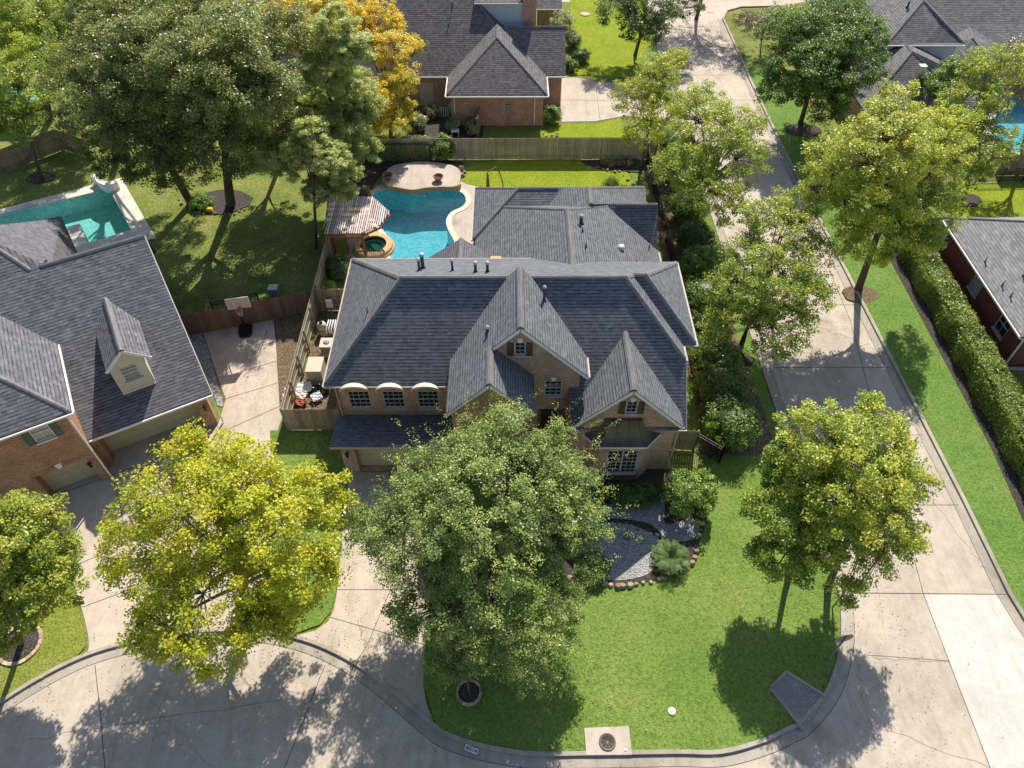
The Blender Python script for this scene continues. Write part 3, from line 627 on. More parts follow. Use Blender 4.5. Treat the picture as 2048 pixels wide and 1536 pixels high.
Pw = wall(bw, (wx0, wyy), (8.5, wyy), [(0, 4.39), (2.72, 7.08), (5.35, 4.45)], [w_g])
wall(bw, (8.5, wyy), (8.5, 26.6), [(0, 3.7), (2.5, 6.0), (4, 6.0)])
wall(bw, (8.5, 26.6), (9.35, 26.6), 6.1); wall(bw, (9.35, 26.6), (9.35, 32.7), 6.1); wall(bw, (3.15, 24), (3.15, wyy), [(0, 5.0), (1.4, 3.7)])
wall(bw, (9.35, 32.7), (9.35, 45), 2.9); wall(bw, (-2.1, 44.9), (-2.1, 34), 2.9); wall(bw, (9.35, 45), (-2.1, 45), 2.9); wall(bw, (9.35, 34.1), (x0, 34.1), 5.05)
wall(bw, (9.5, 38.2), (9.5, 42.1), [(0, 2.95), (1.95, 4.95), (3.9, 2.95)])
W(bw, 'wall', M['brickmain'], hm)
for h in wins: window(P2, h, hm, W, 4, 4)
window(Pa, w_at, hm, W, 2, 3, meet=False); window(Pa, w_2, hm, W, 3, 4); window(Pw, w_g, hm, W, 2, 3, meet=False); window(Pl, lgw, hm, W, 3, 4)
for P_, h in ((Pa, w_at), (Pw, w_g)):
    shutter(P_, h[0] - .34, h[0] - .03, h[2], h[3], hm, W, 'shutter'); shutter(P_, h[1] + .03, h[1] + .34, h[2], h[3], hm, W, 'shutter')
for P_, h in ((Pa, w_at), (Pa, w_2), (Pw, w_g)): lintel(P_, h[0] - .05, h[1] + .05, h[3] + .01, hm, W, M['brickmain'], .18); keystone(P_, (h[0] + h[1]) / 2, h[3] + .14, hm, W, .14)
garage_door(Pg, gd, hm, W, 8, 4, k=.44); lintel(Pg, gd[0], gd[1], gd[3] + .01, hm, W, M['brickmain'], .22)
lantern(Pg(.38, 1.95, -.02), hm, W, (0, -1, 0))
dr = MB(); dr.box(1.75, 2.65, yw + 1.5, yw + 1.56, .15, 2.4); W(dr, 'front_door', M['shutter'], hm)
en = MB(); en.box(1.4, 3.0, yw + 1.58, yw + 1.66, .1, 3.6); W(en, 'entry_back_wall', M['brickmain'], hm)
# eyebrow hoods over the three upstairs windows
for (a, b, c, d, k), xx in zip(wins, (717, 787, 857)):
    cx = x0 + (a + b) / 2; hw = (b - a) / 2 + .16; e = MB(); n = 14; A = []
    for i in range(n + 1):
        t = math.pi * i / n; A.append((cx - hw * math.cos(t), 5.14 + .32 * math.sin(t)))
    for (xa, za), (xb, zb) in zip(A, A[1:]):
        e.face([(xa, 24.0, za), (xb, 24.0, zb), (xb, 25.1, zb), (xa, 25.1, za)]); e.face([(xa, 24.0, za - .12), (xb, 24.0, zb - .12), (xb, 24.0, zb), (xa, 24.0, za)]); e.face([(xa, 24.54, za - .12), (xb, 24.54, zb - .12), (xb, 24.0, zb - .12), (xa, 24.0, za - .12)])
    W(e, 'arched_hood', M['hood'], hm)
# bay window
bx = [(3.95, wyy), (4.62, 21.9), (6.82, 21.9), (7.5, wyy)]
bb = MB(); w_b = (*RB(1216, 902, 1279, 946, 21.9, 4.62), .1); ztop = 3.35
w_b = (max(w_b[0], .15), min(w_b[1], 2.05), max(w_b[2], .65), min(w_b[3], 2.75), .1)
Pb = wall(bb, bx[1], bx[2], ztop, [w_b]); wall(bb, bx[0], bx[1], ztop); wall(bb, bx[2], bx[3], ztop)
W(bb, 'bay_wall', M['brickmain'], hm); window(Pb, w_b, hm, W, 3, 6, 1); lintel(Pb, .1, 2.1, ztop - .28, hm, W, M['brickmain'], .2)
br = MB(); n = 8
lo_ = [(3.72, wyy - .02), (4.5, 21.7), (6.95, 21.7), (7.75, wyy - .02)]; hi_ = [(4.75, wyy - .02), (4.95, 22.4), (6.5, 22.4), (6.7, wyy - .02)]
for i in range(n):
    t0, t1 = i / n, (i + 1) / n; f_ = lambda t: (1 - (1 - t) ** 1.7, ztop + .02 + 1.25 * t ** 1.6)
    (h0, z0_), (h1, z1_) = f_(t0), f_(t1); L0 = [(lo_[k][0] + (hi_[k][0] - lo_[k][0]) * h0, lo_[k][1] + (hi_[k][1] - lo_[k][1]) * h0, z0_) for k in range(4)]; L1 = [(lo_[k][0] + (hi_[k][0] - lo_[k][0]) * h1, lo_[k][1] + (hi_[k][1] - lo_[k][1]) * h1, z1_) for k in range(4)]
    for k in range(3): br.face([L0[k], L0[k + 1], L1[k + 1], L1[k]])
    for tt in (0, .33, .67, 1):
        p = [L0[1][j] + (L0[2][j] - L0[1][j]) * tt for j in range(3)]; q = [L1[1][j] + (L1[2][j] - L1[1][j]) * tt for j in range(3)]; br.beam((p[0], p[1] - .01, p[2] + .015), (q[0], q[1] - .01, q[2] + .015), .035, .05)
br.face([(hi_[0][0], hi_[0][1], ztop + 1.27), (hi_[1][0], hi_[1][1], ztop + 1.27), (hi_[2][0], hi_[2][1], ztop + 1.27), (hi_[3][0], hi_[3][1], ztop + 1.27)])
W(br, 'bay_roof', M['metalroof'], hm)
bt = MB()
for k in range(3): bt.beam((*lo_[k], ztop - .03), (*lo_[k + 1], ztop - .03), .1, .1)
bt.face([(*lo_[0], ztop - .02), (*lo_[1], ztop - .02), (*lo_[2], ztop - .02), (*lo_[3], ztop - .02)]); W(bt, 'bay_trim', M['white'], hm)
# roof vents
bk = [RL, RR, (3, 34.3, ZL)]
for u, v, h_, r_ in ((846, 537, .95, .13), (839, 541, .75, .09), (905, 541, .7, .08), (951, 544, .6, .10), (975, 544, .6, .10)): vent(hit(u, v, *bk), h_, hm, W, r_, r_ * 1.6)
vent(hit(1088, 600, (XG, 23.83, ZG), (3.9, 23.83, 6.365), (XG, YR, ZG)), .85, hm, W, .08, .13)
vent(hit(975, 664, (XG, 23.83, ZG), (-3.08, 21.62, 6.2), (XG, YR, ZG)), .3, hm, W, .08, .13)
r1p = [R1f, R1, (9.8, 31.9, 3.0)]; r1l = [R1f, R1, (-2.3, 33, 3.0)]
for u, v, h_, r_ in ((1162, 446, .5, .12), (1172, 494, .3, .05), (1165, 462, .25, .05), (1298, 497, .3, .04), (1273, 528, .3, .04)): vent(hit(u, v, *r1p), h_, hm, W, r_, r_ * 1.4)
vent(hit(735, 625, (XL, YL, ZL), RL, (XL, 34.3, ZL)), .35, hm, W, .04, .06)
tv = MB(); p = hit(1242, 497, *r1p); tv.lathe([(.0, .22), (.2, .2), (.24, .05), (.12, -.1)], p, 12); W(tv, 'turbine_vent', M['galv'], hm)
ch = MB(); ch.box(-1.15, -.5, 33.8, 34.35, 4.6, 5.5); W(ch, 'skylight_curb', M['flag'], hm)

# ---------------------------------------------------------------- angled brick house on the left (local frame: origin right garage corner)
TH = R(29.5); LO = Vector((-16.93, 25.92, 0)); ML = Matrix.Translation(LO) @ Matrix.Rotation(TH, 4, 'Z'); MLi = ML.inverted()
hl = thing('house', 'angled orange brick house with violet grey roofs, a dormer and two tan garage doors', 'house', LO, TH)
Bl = lambda mb, name, mat, parent: mb.build(name, mat, parent)
def hl_(u, v, p0, p1, p2): return MLi @ hit(u, v, ML @ Vector(p0), ML @ Vector(p1), ML @ Vector(p2))
def GLv(u, v, vv): return hl_(u, v, (0, vv, 0), (1, vv, 0), (0, vv, 1))
ze, s_ = 2.85, .71; zg_ = lambda v: ze + s_ * (v + .35)
lr = MB(); rv = 7.5; zr_ = zg_(rv)
lr.slab([(-6.2, -.35, ze), (.4, -.35, ze), (.4, rv, zr_), (-4.9, rv, zr_), (-6.2, rv, zr_)])
lr.slab([(.4, rv, zr_), (.4, rv + 6.5, ze), (-4.9, rv + 6.5, ze), (-4.9, rv, zr_)])
pA = hl_(61, 541, (0, -.35, ze), (1, -.35, ze), (0, rv, zr_)); pB = hl_(0, 501, (0, -.35, ze), (1, -.35, ze), (0, rv, zr_)); dAB = pB - pA
pC = pA + dAB * 2.2; zc_ = pA.z
lr.slab([(-6.2, 1, zg_(1)), (-6.2, rv, zr_), tuple(pA), tuple(pC), (pC.x - 6, pC.y, pC.z), (pC.x - 6, 1, zg_(1))])
lr.slab([(-4.9, rv, zr_), tuple(pA), tuple(pA + Vector((.8, .9, -.2))), (-4.9, rv + .6, zr_ - .1)])
q1 = MLi @ Vector(G3(157, 512, 4.6)); q2 = MLi @ Vector(G3(122, 432, 4.6)); q3 = MLi @ Vector(G3(-60, 468, 4.6))
W_ = Vector((0, 0, 0)); lr.slab([tuple(pC), tuple(pA), tuple(pA + Vector((.9, .15, -.1))), tuple(q1), tuple(q2), tuple(q3)], .16)
Bl(lr, 'roof', M['roofleft'], hl)
# two storey front block F
fz = 5.95; fx1, fy0 = -5.62, -1.3; fw_ = 9.6; hw_ = fw_ / 2
fr = MB(); apx = (fx1 - hw_, fy0 + hw_, fz + s_ * hw_)
fr.slab([(fx1, fy0, fz), apx, (apx[0], 8, apx[2]), (fx1, 8, fz)]); fr.slab([(fx1, fy0, fz), (fx1 - fw_, fy0, fz), apx]); fr.slab([(fx1 - fw_, fy0, fz), apx, (apx[0], 8, apx[2]), (fx1 - fw_, 8, fz)])
Bl(fr, 'front_roof', M['roofleft'], hl)
# dormer
GP = ((0, -.35, ze), (1, -.35, ze), (0, rv, zr_))
dL = hl_(246, 787, *GP); dR = hl_(312, 764, *GP); dv = (dL.y + dR.y) / 2; dx0, dx1 = dL.x, dR.x; dc = (dx0 + dx1) / 2
ap = GLv(243, 700, dv - .25); er = GLv(301, 712, dv - .25); el = GLv(212, 745, dv - .25); za_, zed = ap.z, (er.z + el.z) / 2; hx = (er.x - el.x) / 2; dcx = (er.x + el.x) / 2
yb_ = lambda z: (z - ze) / s_ - .35
dm = MB()
dm.slab([(dcx, dv - .25, za_), (dcx + hx, dv - .25, zed), (dcx + hx, yb_(zed), zed), (dcx, yb_(za_), za_)], .1); dm.slab([(dcx, dv - .25, za_), (dcx - hx, dv - .25, zed), (dcx - hx, yb_(zed), zed), (dcx, yb_(za_), za_)], .1)
dob = Bl(dm, 'dormer', M['roofleft'], hl)
dw = MB(); gw0 = zg_(dv) - .02; nw = dx1 - dx0; zpk = za_ - .12; sl_ = (za_ - zed) / hx
dh = (nw * .5 - .42, nw * .5 + .42, gw0 + .75, gw0 + 1.75, .08)
Pd = wall(dw, (dx0, dv), (dx1, dv), [(0, zpk - sl_ * nw / 2), (nw / 2, zpk), (nw, zpk - sl_ * nw / 2)], [dh], z0=gw0 - .1)
wall(dw, (dx1, dv), (dx1, dv + 3), zpk - sl_ * nw / 2, z0=gw0 - .1); wall(dw, (dx0, dv + 3), (dx0, dv), zpk - sl_ * nw / 2, z0=gw0 - .1)
Bl(dw, 'dormer_wall', M['cream'], dob); window(Pd, dh, hl, Bl, 3, 4, pane='blind', k=.08)
c2 = MB(); caps(c2, [((dcx, dv - .25, za_), (dcx, yb_(za_), za_)), ((-4.9, rv, zr_), (.4, rv, zr_)), (tuple(pA), tuple(pC)), ((fx1 - .1, fy0 + .1, fz + .07), apx), (apx, (apx[0], 8, apx[2]))]); Bl(c2, 'ridge_cap', M['cap'], hl)
r3 = MB()
for p, q in (((dcx, dv - .24, za_), (dcx + hx, dv - .24, zed)), ((dcx, dv - .24, za_), (dcx - hx, dv - .24, zed)), ((.42, -.35, ze), (.42, rv, zr_))): rake(r3, p, q, .08)
r3.beam((dx0, dv - .03, gw0 - .02), (dx1, dv - .03, gw0 - .02), .06, .14); Bl(r3, 'rake_board', M['white'], hl)
gl_ = MB(); gutter(gl_, (-6, -.41, ze), (.42, -.41, ze)); gutter(gl_, (fx1 - fw_, fy0 - .06, fz), (fx1 + .05, fy0 - .06, fz)); gutter(gl_, (fx1 + .06, fy0, fz), (fx1 + .06, 4.1, fz)); spout(gl_, (-5.98, -1.0, fz - .1), (-5.98, -1.0, .1)); spout(gl_, (.28, -.06, ze - .1), (.28, -.06, .1)); Bl(gl_, 'gutter', M['white'], hl)
lw = MB(); dbig = (.9, 5.82, .02, 2.2, 1.0); 
Pb_ = wall(lw, (-6.35, 0), (0, 0), ze - .12, [(.62, 5.72, .02, 2.25, 1.0)], depth=1.0)
wall(lw, (0, 0), (0, rv * 2 - .7), [(0, ze - .12), (rv, zr_ - .15), (rv * 2 - .7, ze - .12)])
fwx = -6.05; fy = -.92
gdF = (fw_ - .9 - 3.75, fw_ - .9 - .95, .02, 2.2, .75); P_f0 = GLv(22, 905, fy); P_f1 = GLv(98, 858, fy)
a_ = GLv(57, 880, fy); b_ = GLv(97, 856, fy); 
F0 = fwx - (fw_ - .9)
wa = GLv(46, 852, fy); wb = GLv(100, 868, fy); wu0 = wa.x - F0; wu1 = GLv(86, 838, fy).x - F0; wz1 = min(GLv(66, 842, fy).z, fz - .35); wz0 = GLv(91, 880, fy).z
hF = (wu0, wu1, wz0, wz1, .12)
gdF = (GLv(101.6, 973, fy + .75).x - F0 - .05, GLv(197.6, 936.6, fy + .75).x - F0 + .02, .02, 2.25, .75)
Pf = wall(lw, (F0, fy), (fwx, fy), fz - .1, [hF, gdF]); wall(lw, (fwx, fy), (fwx, 4.5), fz - .12)
wall(lw, (F0, 6), (F0, fy), fz - .1)
wall(lw, (.0, rv * 2 - .7), (-12, rv * 2 - .7), 2.7)
Bl(lw, 'wall', M['brickleft'], hl)
window(Pf, hF, hl, Bl, 2, 2, mat='white', pane='blind'); sw = .36
shutter(Pf, hF[0] - sw, hF[0] - .02, hF[2], hF[3], hl, Bl, 'greenshutter'); shutter(Pf, hF[1] + .02, hF[1] + sw, hF[2], hF[3], hl, Bl, 'greenshutter')
garage_door(Pf, gdF, hl, Bl, 4, 4, k=.74); garage_door(Pb_, (.62, 5.72, .02, 2.25), hl, Bl, 8, 4, k=.98)
lintel(Pf, gdF[0] - .15, gdF[1] + .15, 2.27, hl, Bl, M['brickleft'], .24); lintel(Pb_, .5, 5.85, 2.27, hl, Bl, M['brickleft'], .24)
keystone(Pf, (gdF[0] + gdF[1]) / 2, 2.42, hl, Bl, .17); keystone(Pb_, 3.17, 2.42, hl, Bl, .17)
lantern(Pf(fw_ - .9 - .38, 1.95, -.02), hl, Bl, (0, -1, 0)); lantern(Pb_(6.1, 1.9, -.02), hl, Bl, (0, -1, 0))

# ---------------------------------------------------------------- pink brick house behind the back fence
ht = thing('house', 'pink red brick house with dark brown hip roof behind the back fence', 'house', (-2, 66, 0))
tr = MB(); e0, sT = 3.0, .8; ya, za = 63.35, 6.0
tr.slab([(-5.4, 59.0, e0), (3.3, 59.0, e0), (-1.05, ya, za)]); tr.slab([(-5.4, 59.0, e0), (-1.05, ya, za), (-1.05, 66.5, za), (-5.4, 66.5, e0)]); tr.slab([(3.3, 59.0, e0), (-1.05, ya, za), (-1.05, 66.5, za), (3.3, 66.5, e0)])
tr.slab([(-22, 62.6, e0), (1.9, 62.6, e0), (-4.3, 69.6, 8.6), (-22, 69.6, 8.6)]); tr.slab([(1.9, 62.6, e0), (-4.3, 69.6, 8.6), (-4.3, 74, 8.6), (1.9, 80, e0)]); tr.slab([(-22, 69.6, 8.6), (-4.3, 69.6, 8.6), (-4.3, 76, e0), (-22, 76, e0)])
tr.slab([(-1, 62.6, e0), (5.0, 62.6, e0), (5.0, 66.2, 5.75), (-1, 66.2, 5.75)]); tr.slab([(-1, 66.2, 5.75), (5.0, 66.2, 5.75), (5.0, 69.8, e0), (-1, 69.8, e0)])
tr.slab([(2.6, 77.2, e0), (5.4, 77.2, e0), (5.4, 82, 5.6), (2.6, 82, 5.6)]); tr.slab([(-3.1, 67.5, 7.3), (1.2, 67.5, 7.3), (1.2, 71, 8.0), (-3.1, 71, 8.0)])
W(tr, 'roof', M['rooftop'], ht)
tc = MB(); caps(tc, [((-5.3, 59.1, 3.07), (-1.05, ya, za)), ((3.2, 59.1, 3.07), (-1.05, ya, za)), ((-1.05, ya, za), (-1.05, 65, za)), ((1.8, 62.7, 3.07), (-4.3, 69.6, 8.6)), ((-22, 69.6, 8.6), (-4.3, 69.6, 8.6)), ((.3, 66.2, 5.75), (5, 66.2, 5.75))], .14); W(tc, 'ridge_cap', M['cap'], ht)
tg = MB(); 
for p, q in (((-5.45, 58.94, e0), (3.35, 58.94, e0)), ((-5.46, 59, e0), (-5.46, 62.5, e0)), ((3.36, 59, e0), (3.36, 62.5, e0)), ((3.4, 62.54, e0), (5.05, 62.54, e0)), ((-22, 62.54, e0), (-5.5, 62.54, e0)), ((-3.1, 67.44, 7.3), (1.2, 67.44, 7.3)), ((2.6, 77.14, e0), (5.45, 77.14, e0))): gutter(tg, p, q)
spout(tg, (2.2, 59.38, 2.8), (2.2, 59.38, .1)); spout(tg, (-4.75, 59.38, 2.8), (-4.75, 59.38, .1)); W(tg, 'gutter', M['white'], ht)
tw = MB(); wall(tw, (-5.05, 59.45), (2.95, 59.45), 2.9); wall(tw, (2.95, 59.45), (2.95, 63), 2.9); wall(tw, (-5.05, 63), (-5.05, 59.45), 2.9); wall(tw, (2.95, 63), (4.7, 63), 2.9); wall(tw, (4.7, 63), (4.7, 69.5), [(0, 2.9), (3.2, 5.5), (6.5, 2.9)]); 
wall(tw, (-21, 63), (-5.05, 63), 2.9, [(12.9, 14.2, .1, 2.2, .1)]); 
tq = MB(); wall(tq, (2.9, 77.6), (5.1, 77.6), 2.9); wall(tq, (5.1, 77.6), (5.1, 84), 2.9); W(tq, 'wall', M['bricktop'], ht)
tk = MB().box(1.2, 2.45, 67.6, 68.4, 0, 8.3); tk.box(1.1, 2.55, 67.5, 68.5, 8.3, 8.45); W(tk, 'chimney', M['bricktop'], ht); W(tw, 'wall', M['bricktop'], ht)
ts = MB(); wall(ts, (-3.0, 67.75), (1.18, 67.75), 7.15, z0=4); W(ts, 'siding_wall', M['siding'], ht)
td = MB(); td.box(-8.1, -6.85, 63.02, 63.08, .1, 2.2); W(td, 'side_door', M['beige'], ht)
um = MB(); um.box(-.2, .18, 59.28, 59.44, 1.35, 2.0); um.beam((-.05, 59.38, 1.35), (-.05, 59.38, .05), .05, .05, up=(0, 1, 0)); um.lathe([(.12, 0), (.12, .1), (0, .13)], (0, 59.25, 1.7), 12); W(um, 'utility_meter', M['steel'], ht); um = MB().box(.3, .48, 59.32, 59.44, 1.0, 1.3); W(um, 'junction_box', M['steel'], ht); um = MB().beam((1.3, 59.36, .9), (1.3, 59.36, .05), .04, .04, up=(0, 1, 0)); W(um, 'gas_pipe', M['steel'], ht)
vent(hit(905, 12, (-22, 62.6, e0), (1.9, 62.6, e0), (-22, 69.6, 8.6)), .35, ht, W, .05, .08); vent(hit(804, 50, (-22, 62.6, e0), (1.9, 62.6, e0), (-22, 69.6, 8.6)), .3, ht, W, .05, .08)

# ---------------------------------------------------------------- grey roofed house at the top right
hu = thing('house', 'grey brown steep roofed house with pale siding behind the trees at the far right', 'house', (38, 70, 0))
ur = MB(); A = (36.3, 66.7, 7.7); e5 = 5.45
ur.slab([(32.7, 63.15, e5), (39.4, 63.15, e5), (39.6, 63.6, e5), A]); ur.slab([(32.7, 63.15, e5), A, (36.3, 84, 7.7), (32.7, 84, e5)]); ur.slab([(39.6, 63.6, e5), A, (36.3, 84, 7.7), (40.6, 84, 5.0)])
ur.slab([(30, 69, 4.4), (64, 69, 4.4), (64, 82, 12.5), (30, 82, 12.5)]); ur.slab([(38.5, 65.5, 2.6), (64, 65.5, 2.6), (64, 69.5, 4.7), (38.5, 69.5, 4.7)])
B0 = (34.4, 61.7, 5.5)
ur.slab([B0, (34.4, 64.5, 5.5), (29.8, 64.5, 2.6), (29.8, 57.2, 2.6)]); ur.slab([B0, (29.8, 57.2, 2.6), (40.5, 57.2, 2.6), (38.2, 60.4, 4.3), (36.3, 60.4, 4.3)]); ur.slab([B0, (34.4, 64.5, 5.5), (38.2, 64.3, 4.0), (38.2, 60.4, 4.3), (36.3, 60.4, 4.3)])
g0 = (41.6, 67.0, 5.3)
ur.slab([g0, (40.9, 64.6, 5.3), (38.3, 61.9, 3.2), (38.9, 66.2, 4.2)]); ur.slab([g0, (40.9, 64.6, 5.3), (43.5, 62.3, 3.2), (44.2, 66.2, 4.2)])
W(ur, 'roof', M['roofu'], hu)
uc = MB(); caps(uc, [((32.7, 63.15, e5), A), ((39.5, 63.3, e5), A), (A, (36.3, 84, 7.7)), (B0, (34.4, 64.5, 5.5)), ((29.8, 57.2, 2.6), B0), (B0, (36.3, 60.4, 4.3)), ((36.3, 60.4, 4.3), (38.2, 60.4, 4.3)), (g0, (40.9, 64.6, 5.3))], .15); W(uc, 'ridge_cap', M['cap'], hu)
us_ = MB(); wall(us_, (33.1, 63.5), (39.1, 63.5), e5 - .1); wall(us_, (39.1, 63.5), (39.1, 69), e5 - .1); wall(us_, (33.1, 84), (33.1, 63.5), e5 - .1); W(us_, 'siding_wall', M['siding'], hu)
ub = MB(); wall(ub, (30.2, 57.6), (40.2, 57.6), 2.55); wall(ub, (30.2, 69), (30.2, 57.6), 2.55); wall(ub, (40.2, 57.6), (40.2, 65), 2.55); wall(ub, (40.2, 65.9), (63, 65.9), 2.55); W(ub, 'wall', M['bricktop'], hu)
ug = MB(); gutter(ug, (32.7, 63.08, e5), (39.5, 63.08, e5)); gutter(ug, (29.8, 57.14, 2.6), (40.5, 57.14, 2.6)); ug.box(34.3, 34.85, 59.3, 59.8, 3.6, 5.3); W(ug, 'white_trim', M['white'], hu)
vent(hit(1815, 14, (32.7, 63.15, e5), A, (32.7, 84, e5)), .5, hu, W, .1, .16)

# ---------------------------------------------------------------- dark red brick house on the right
hv = thing('house', 'dark red brick house with a grey roof beside the long clipped hedge', 'house', (38, 36, 0))
vr = MB(); vx, vy0, vy1, ve = 30.05, 29.8, 41.6, 3.0; run = (vy1 - vy0) / 2; vs = .62; vz = ve + vs * run
vr.slab([(vx, vy0, ve), (vx, vy1, ve), (vx + run, vy0 + run, vz)]); vr.slab([(vx, vy0, ve), (vx + run, vy0 + run, vz), (60, vy0 + run, vz), (60, vy0, ve)]); vr.slab([(vx, vy1, ve), (vx + run, vy0 + run, vz), (60, vy0 + run, vz), (60, vy1, ve)])
W(vr, 'roof', M['roofright'], hv)
vc = MB(); caps(vc, [((vx, vy0, ve + .02), (vx + run, vy0 + run, vz)), ((vx, vy1, ve + .02), (vx + run, vy0 + run, vz)), ((vx + run, vy0 + run, vz), (60, vy0 + run, vz))], .15); W(vc, 'ridge_cap', M['cap'], hv)
vg = MB(); gutter(vg, (vx - .06, vy0, ve), (vx - .06, vy1, ve)); gutter(vg, (vx, vy0 - .06, ve), (60, vy0 - .06, ve))
for y_ in (30.25, 41.1): spout(vg, (30.68, y_, 2.9), (30.68, y_, .1), .1)
W(vg, 'gutter', M['white'], hv)
vw = MB(); X = 30.75; 
def vh(y0, y1, z0, z1): return (41.2 - y1, 41.2 - y0, z0, z1, .1)
hv1 = vh(35.55, 36.75, .95, 2.3); hv2 = vh(31.7, 32.9, .9, 2.3)
Pv = wall(vw, (X, 41.2), (X, 30.2), 2.95, [hv1, hv2]); wall(vw, (X, 30.2), (60, 30.2), 2.95); wall(vw, (60, 41.2), (X, 41.2), 2.95)
W(vw, 'wall', M['brickright'], hv); window(Pv, hv1, hv, W, 5, 6, meet=False, pane='blind'); window(Pv, hv2, hv, W, 2, 2)
rp = [(vx, vy0, ve), (vx, vy1, ve), (vx + run, vy0 + run, vz)]
for u, v in ((1970, 523), (2004, 571), (2021, 593), (2046, 552)): vent(hit(u, v, *rp), .32, hv, W, .045, .07)
bs = MB(); bs.prism([(30.6, 41.2), (30.74, 41.2), (30.74, 30.06), (60, 30.06), (60, 29.95), (30.6, 29.95)], 0, .22); W(bs, 'foundation', M['kerb'], hv)
# ---------------------------------------------------------------- pools, deck, pergola
deck_o = PX([(735, 400), (752, 374), (800, 352), (900, 352), (925, 360), (960, 374), (1012, 380), (1010, 400), (975, 470), (960, 560), (690, 570), (682, 545), (700, 500), (690, 470), (715, 430)])
struct('patio', holed(deck_o, [POOL], .035), M['deck'], label='pale concrete patio round the blue pool')
def basin(m, loop, z0, z1, floor=True):
    if area2(loop) < 0: loop = loop[::-1]
    n = len(loop)
    for i in range(n): j = (i + 1) % n; m.face([(*loop[j], z0), (*loop[i], z0), (*loop[i], z1), (*loop[j], z1)])
    if floor:
        f_ = holed(loop, [], z0); b = len(m.v); m.v += f_.v; m.f += [tuple(k + b for k in t) for t in f_.f]; m.t += f_.t; m.sm += f_.sm
    return m
pl = thing('swimming_pool', 'free form blue swimming pool with caustic light painted on its plaster beside the pergola', 'pool', (*G(840, 450), 0))
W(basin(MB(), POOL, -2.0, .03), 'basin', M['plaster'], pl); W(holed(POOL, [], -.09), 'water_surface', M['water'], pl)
W(strip(MB(), POOL if area2(POOL) > 0 else POOL[::-1], .03, -.38, .0, .075, True), 'coping', M['coping'], pl)
sk = MB(); sc_ = G(848, 389); sk.lathe([(.0, .02), (.12, .02), (.12, -.03), (0, -.03)], (*sc_, -.08), 10); W(sk, 'float', M['white'], pl)
up = smooth_loop(PX([(766, 370), (772, 354), (788, 341), (830, 333), (870, 334), (905, 340), (920, 350), (922, 360)]), 3, False)
lowr = smooth_loop([G(u, v, .45) for u, v in [(919, 366), (905, 371), (880, 371), (850, 373), (827, 377), (805, 374), (785, 370), (774, 371)]], 3, False)
rt = MB(); rt.prism(up + lowr, 0, .45); struct('raised_terrace', rt, M['deck'], label='raised curved terrace behind the pool')
rs = MB(); strip(rs, lowr, .2, .01, .02, .47)
o = tag(W(rs, 'stone_wall', M['stone'], thing('dummy', 'x', 'x')), 'low curved wall of tan stone between terrace and pool', 'wall'); dd = o.parent; o.parent = None; bpy.data.objects.remove(dd)
# spa
sp = thing('spa', 'round raised stone spa with dark green water under the pergola edge', 'spa', (*G(748, 497), 0)); sx_, sy_ = G(748, 497)
m = MB(); m.lathe([(1.55, 0), (1.5, .18), (1.42, .18), (1.38, .36), (1.3, .40), (.95, .42), (.93, .1)], (sx_, sy_, .02), 28, smooth=False); W(m, 'spa_wall', M['flag'], sp)
m = MB(); m.lathe([(.93, .12), (.9, -.55), (0, -.55)], (sx_, sy_, .5), 28); m2 = MB(); m2.lathe([(.94, .31), (0, .31)], (sx_, sy_, .02), 28); W(m2, 'water_surface', M_water('spa water', (.16, .34, .30)), sp)
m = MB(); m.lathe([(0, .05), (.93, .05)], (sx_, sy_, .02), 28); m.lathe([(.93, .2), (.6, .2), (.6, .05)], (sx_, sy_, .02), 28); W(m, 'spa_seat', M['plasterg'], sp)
# pergola
pg = thing('pergola', 'weathered cedar pergola of close pale slats beside the pool', 'pergola', (*G(700, 455), 0))
zp = 2.55; PP = [G(u, v, zp) for u, v in [(655, 393), (744, 393), (779, 424), (760, 449), (720, 467), (648, 467)]]
def yspan(x):
    ys = []
    for i in range(len(PP)):
        (xa, ya_), (xb, yb2) = PP[i], PP[(i + 1) % len(PP)]
        if (xa - x) * (xb - x) < 0: ys.append(ya_ + (yb2 - ya_) * (x - xa) / (xb - xa))
    return (min(ys), max(ys)) if len(ys) >= 2 else None
sl_ = MB(); xs = [p[0] for p in PP]; x = min(xs) + .05
while x < max(xs):
    r = yspan(x)
    if r: sl_.box(x, x + .075, r[0], r[1], zp - .05, zp + .03, random.random())
    x += .152
W(sl_, 'slats', M['slat'], pg); jb = MB(); yy = min(p[1] for p in PP) + .2
while yy < max(p[1] for p in PP) - .1:
    xr = [xa + (xb - xa) * (yy - ya_) / (yb2 - ya_) for (xa, ya_), (xb, yb2) in zip(PP, PP[1:] + PP[:1]) if (ya_ - yy) * (yb2 - yy) < 0]
    if len(xr) >= 2: jb.box(min(xr), max(xr), yy, yy + .05, zp - .2, zp - .052, random.random())
    yy += .62
W(jb, 'joists', M['cedar'], pg)
for i in range(6):
    a, b = PP[i], PP[(i + 1) % 6]; bmm = MB(); bmm.beam((*a, zp - .27), (*b, zp - .27), .1, .13); W(bmm, 'beam', M['cedar'], pg)
for u, v in ((733, 518), (672, 505), (660, 420), (745, 425)):
    c = G(u, v); c = (min(max(c[0], PP[0][0] + .1), PP[2][0]), c[1]); W(MB().box(c[0] - .09, c[0] + .09, c[1] - .09, c[1] + .09, 0, zp - .2), 'post', M['cedar'], pg)
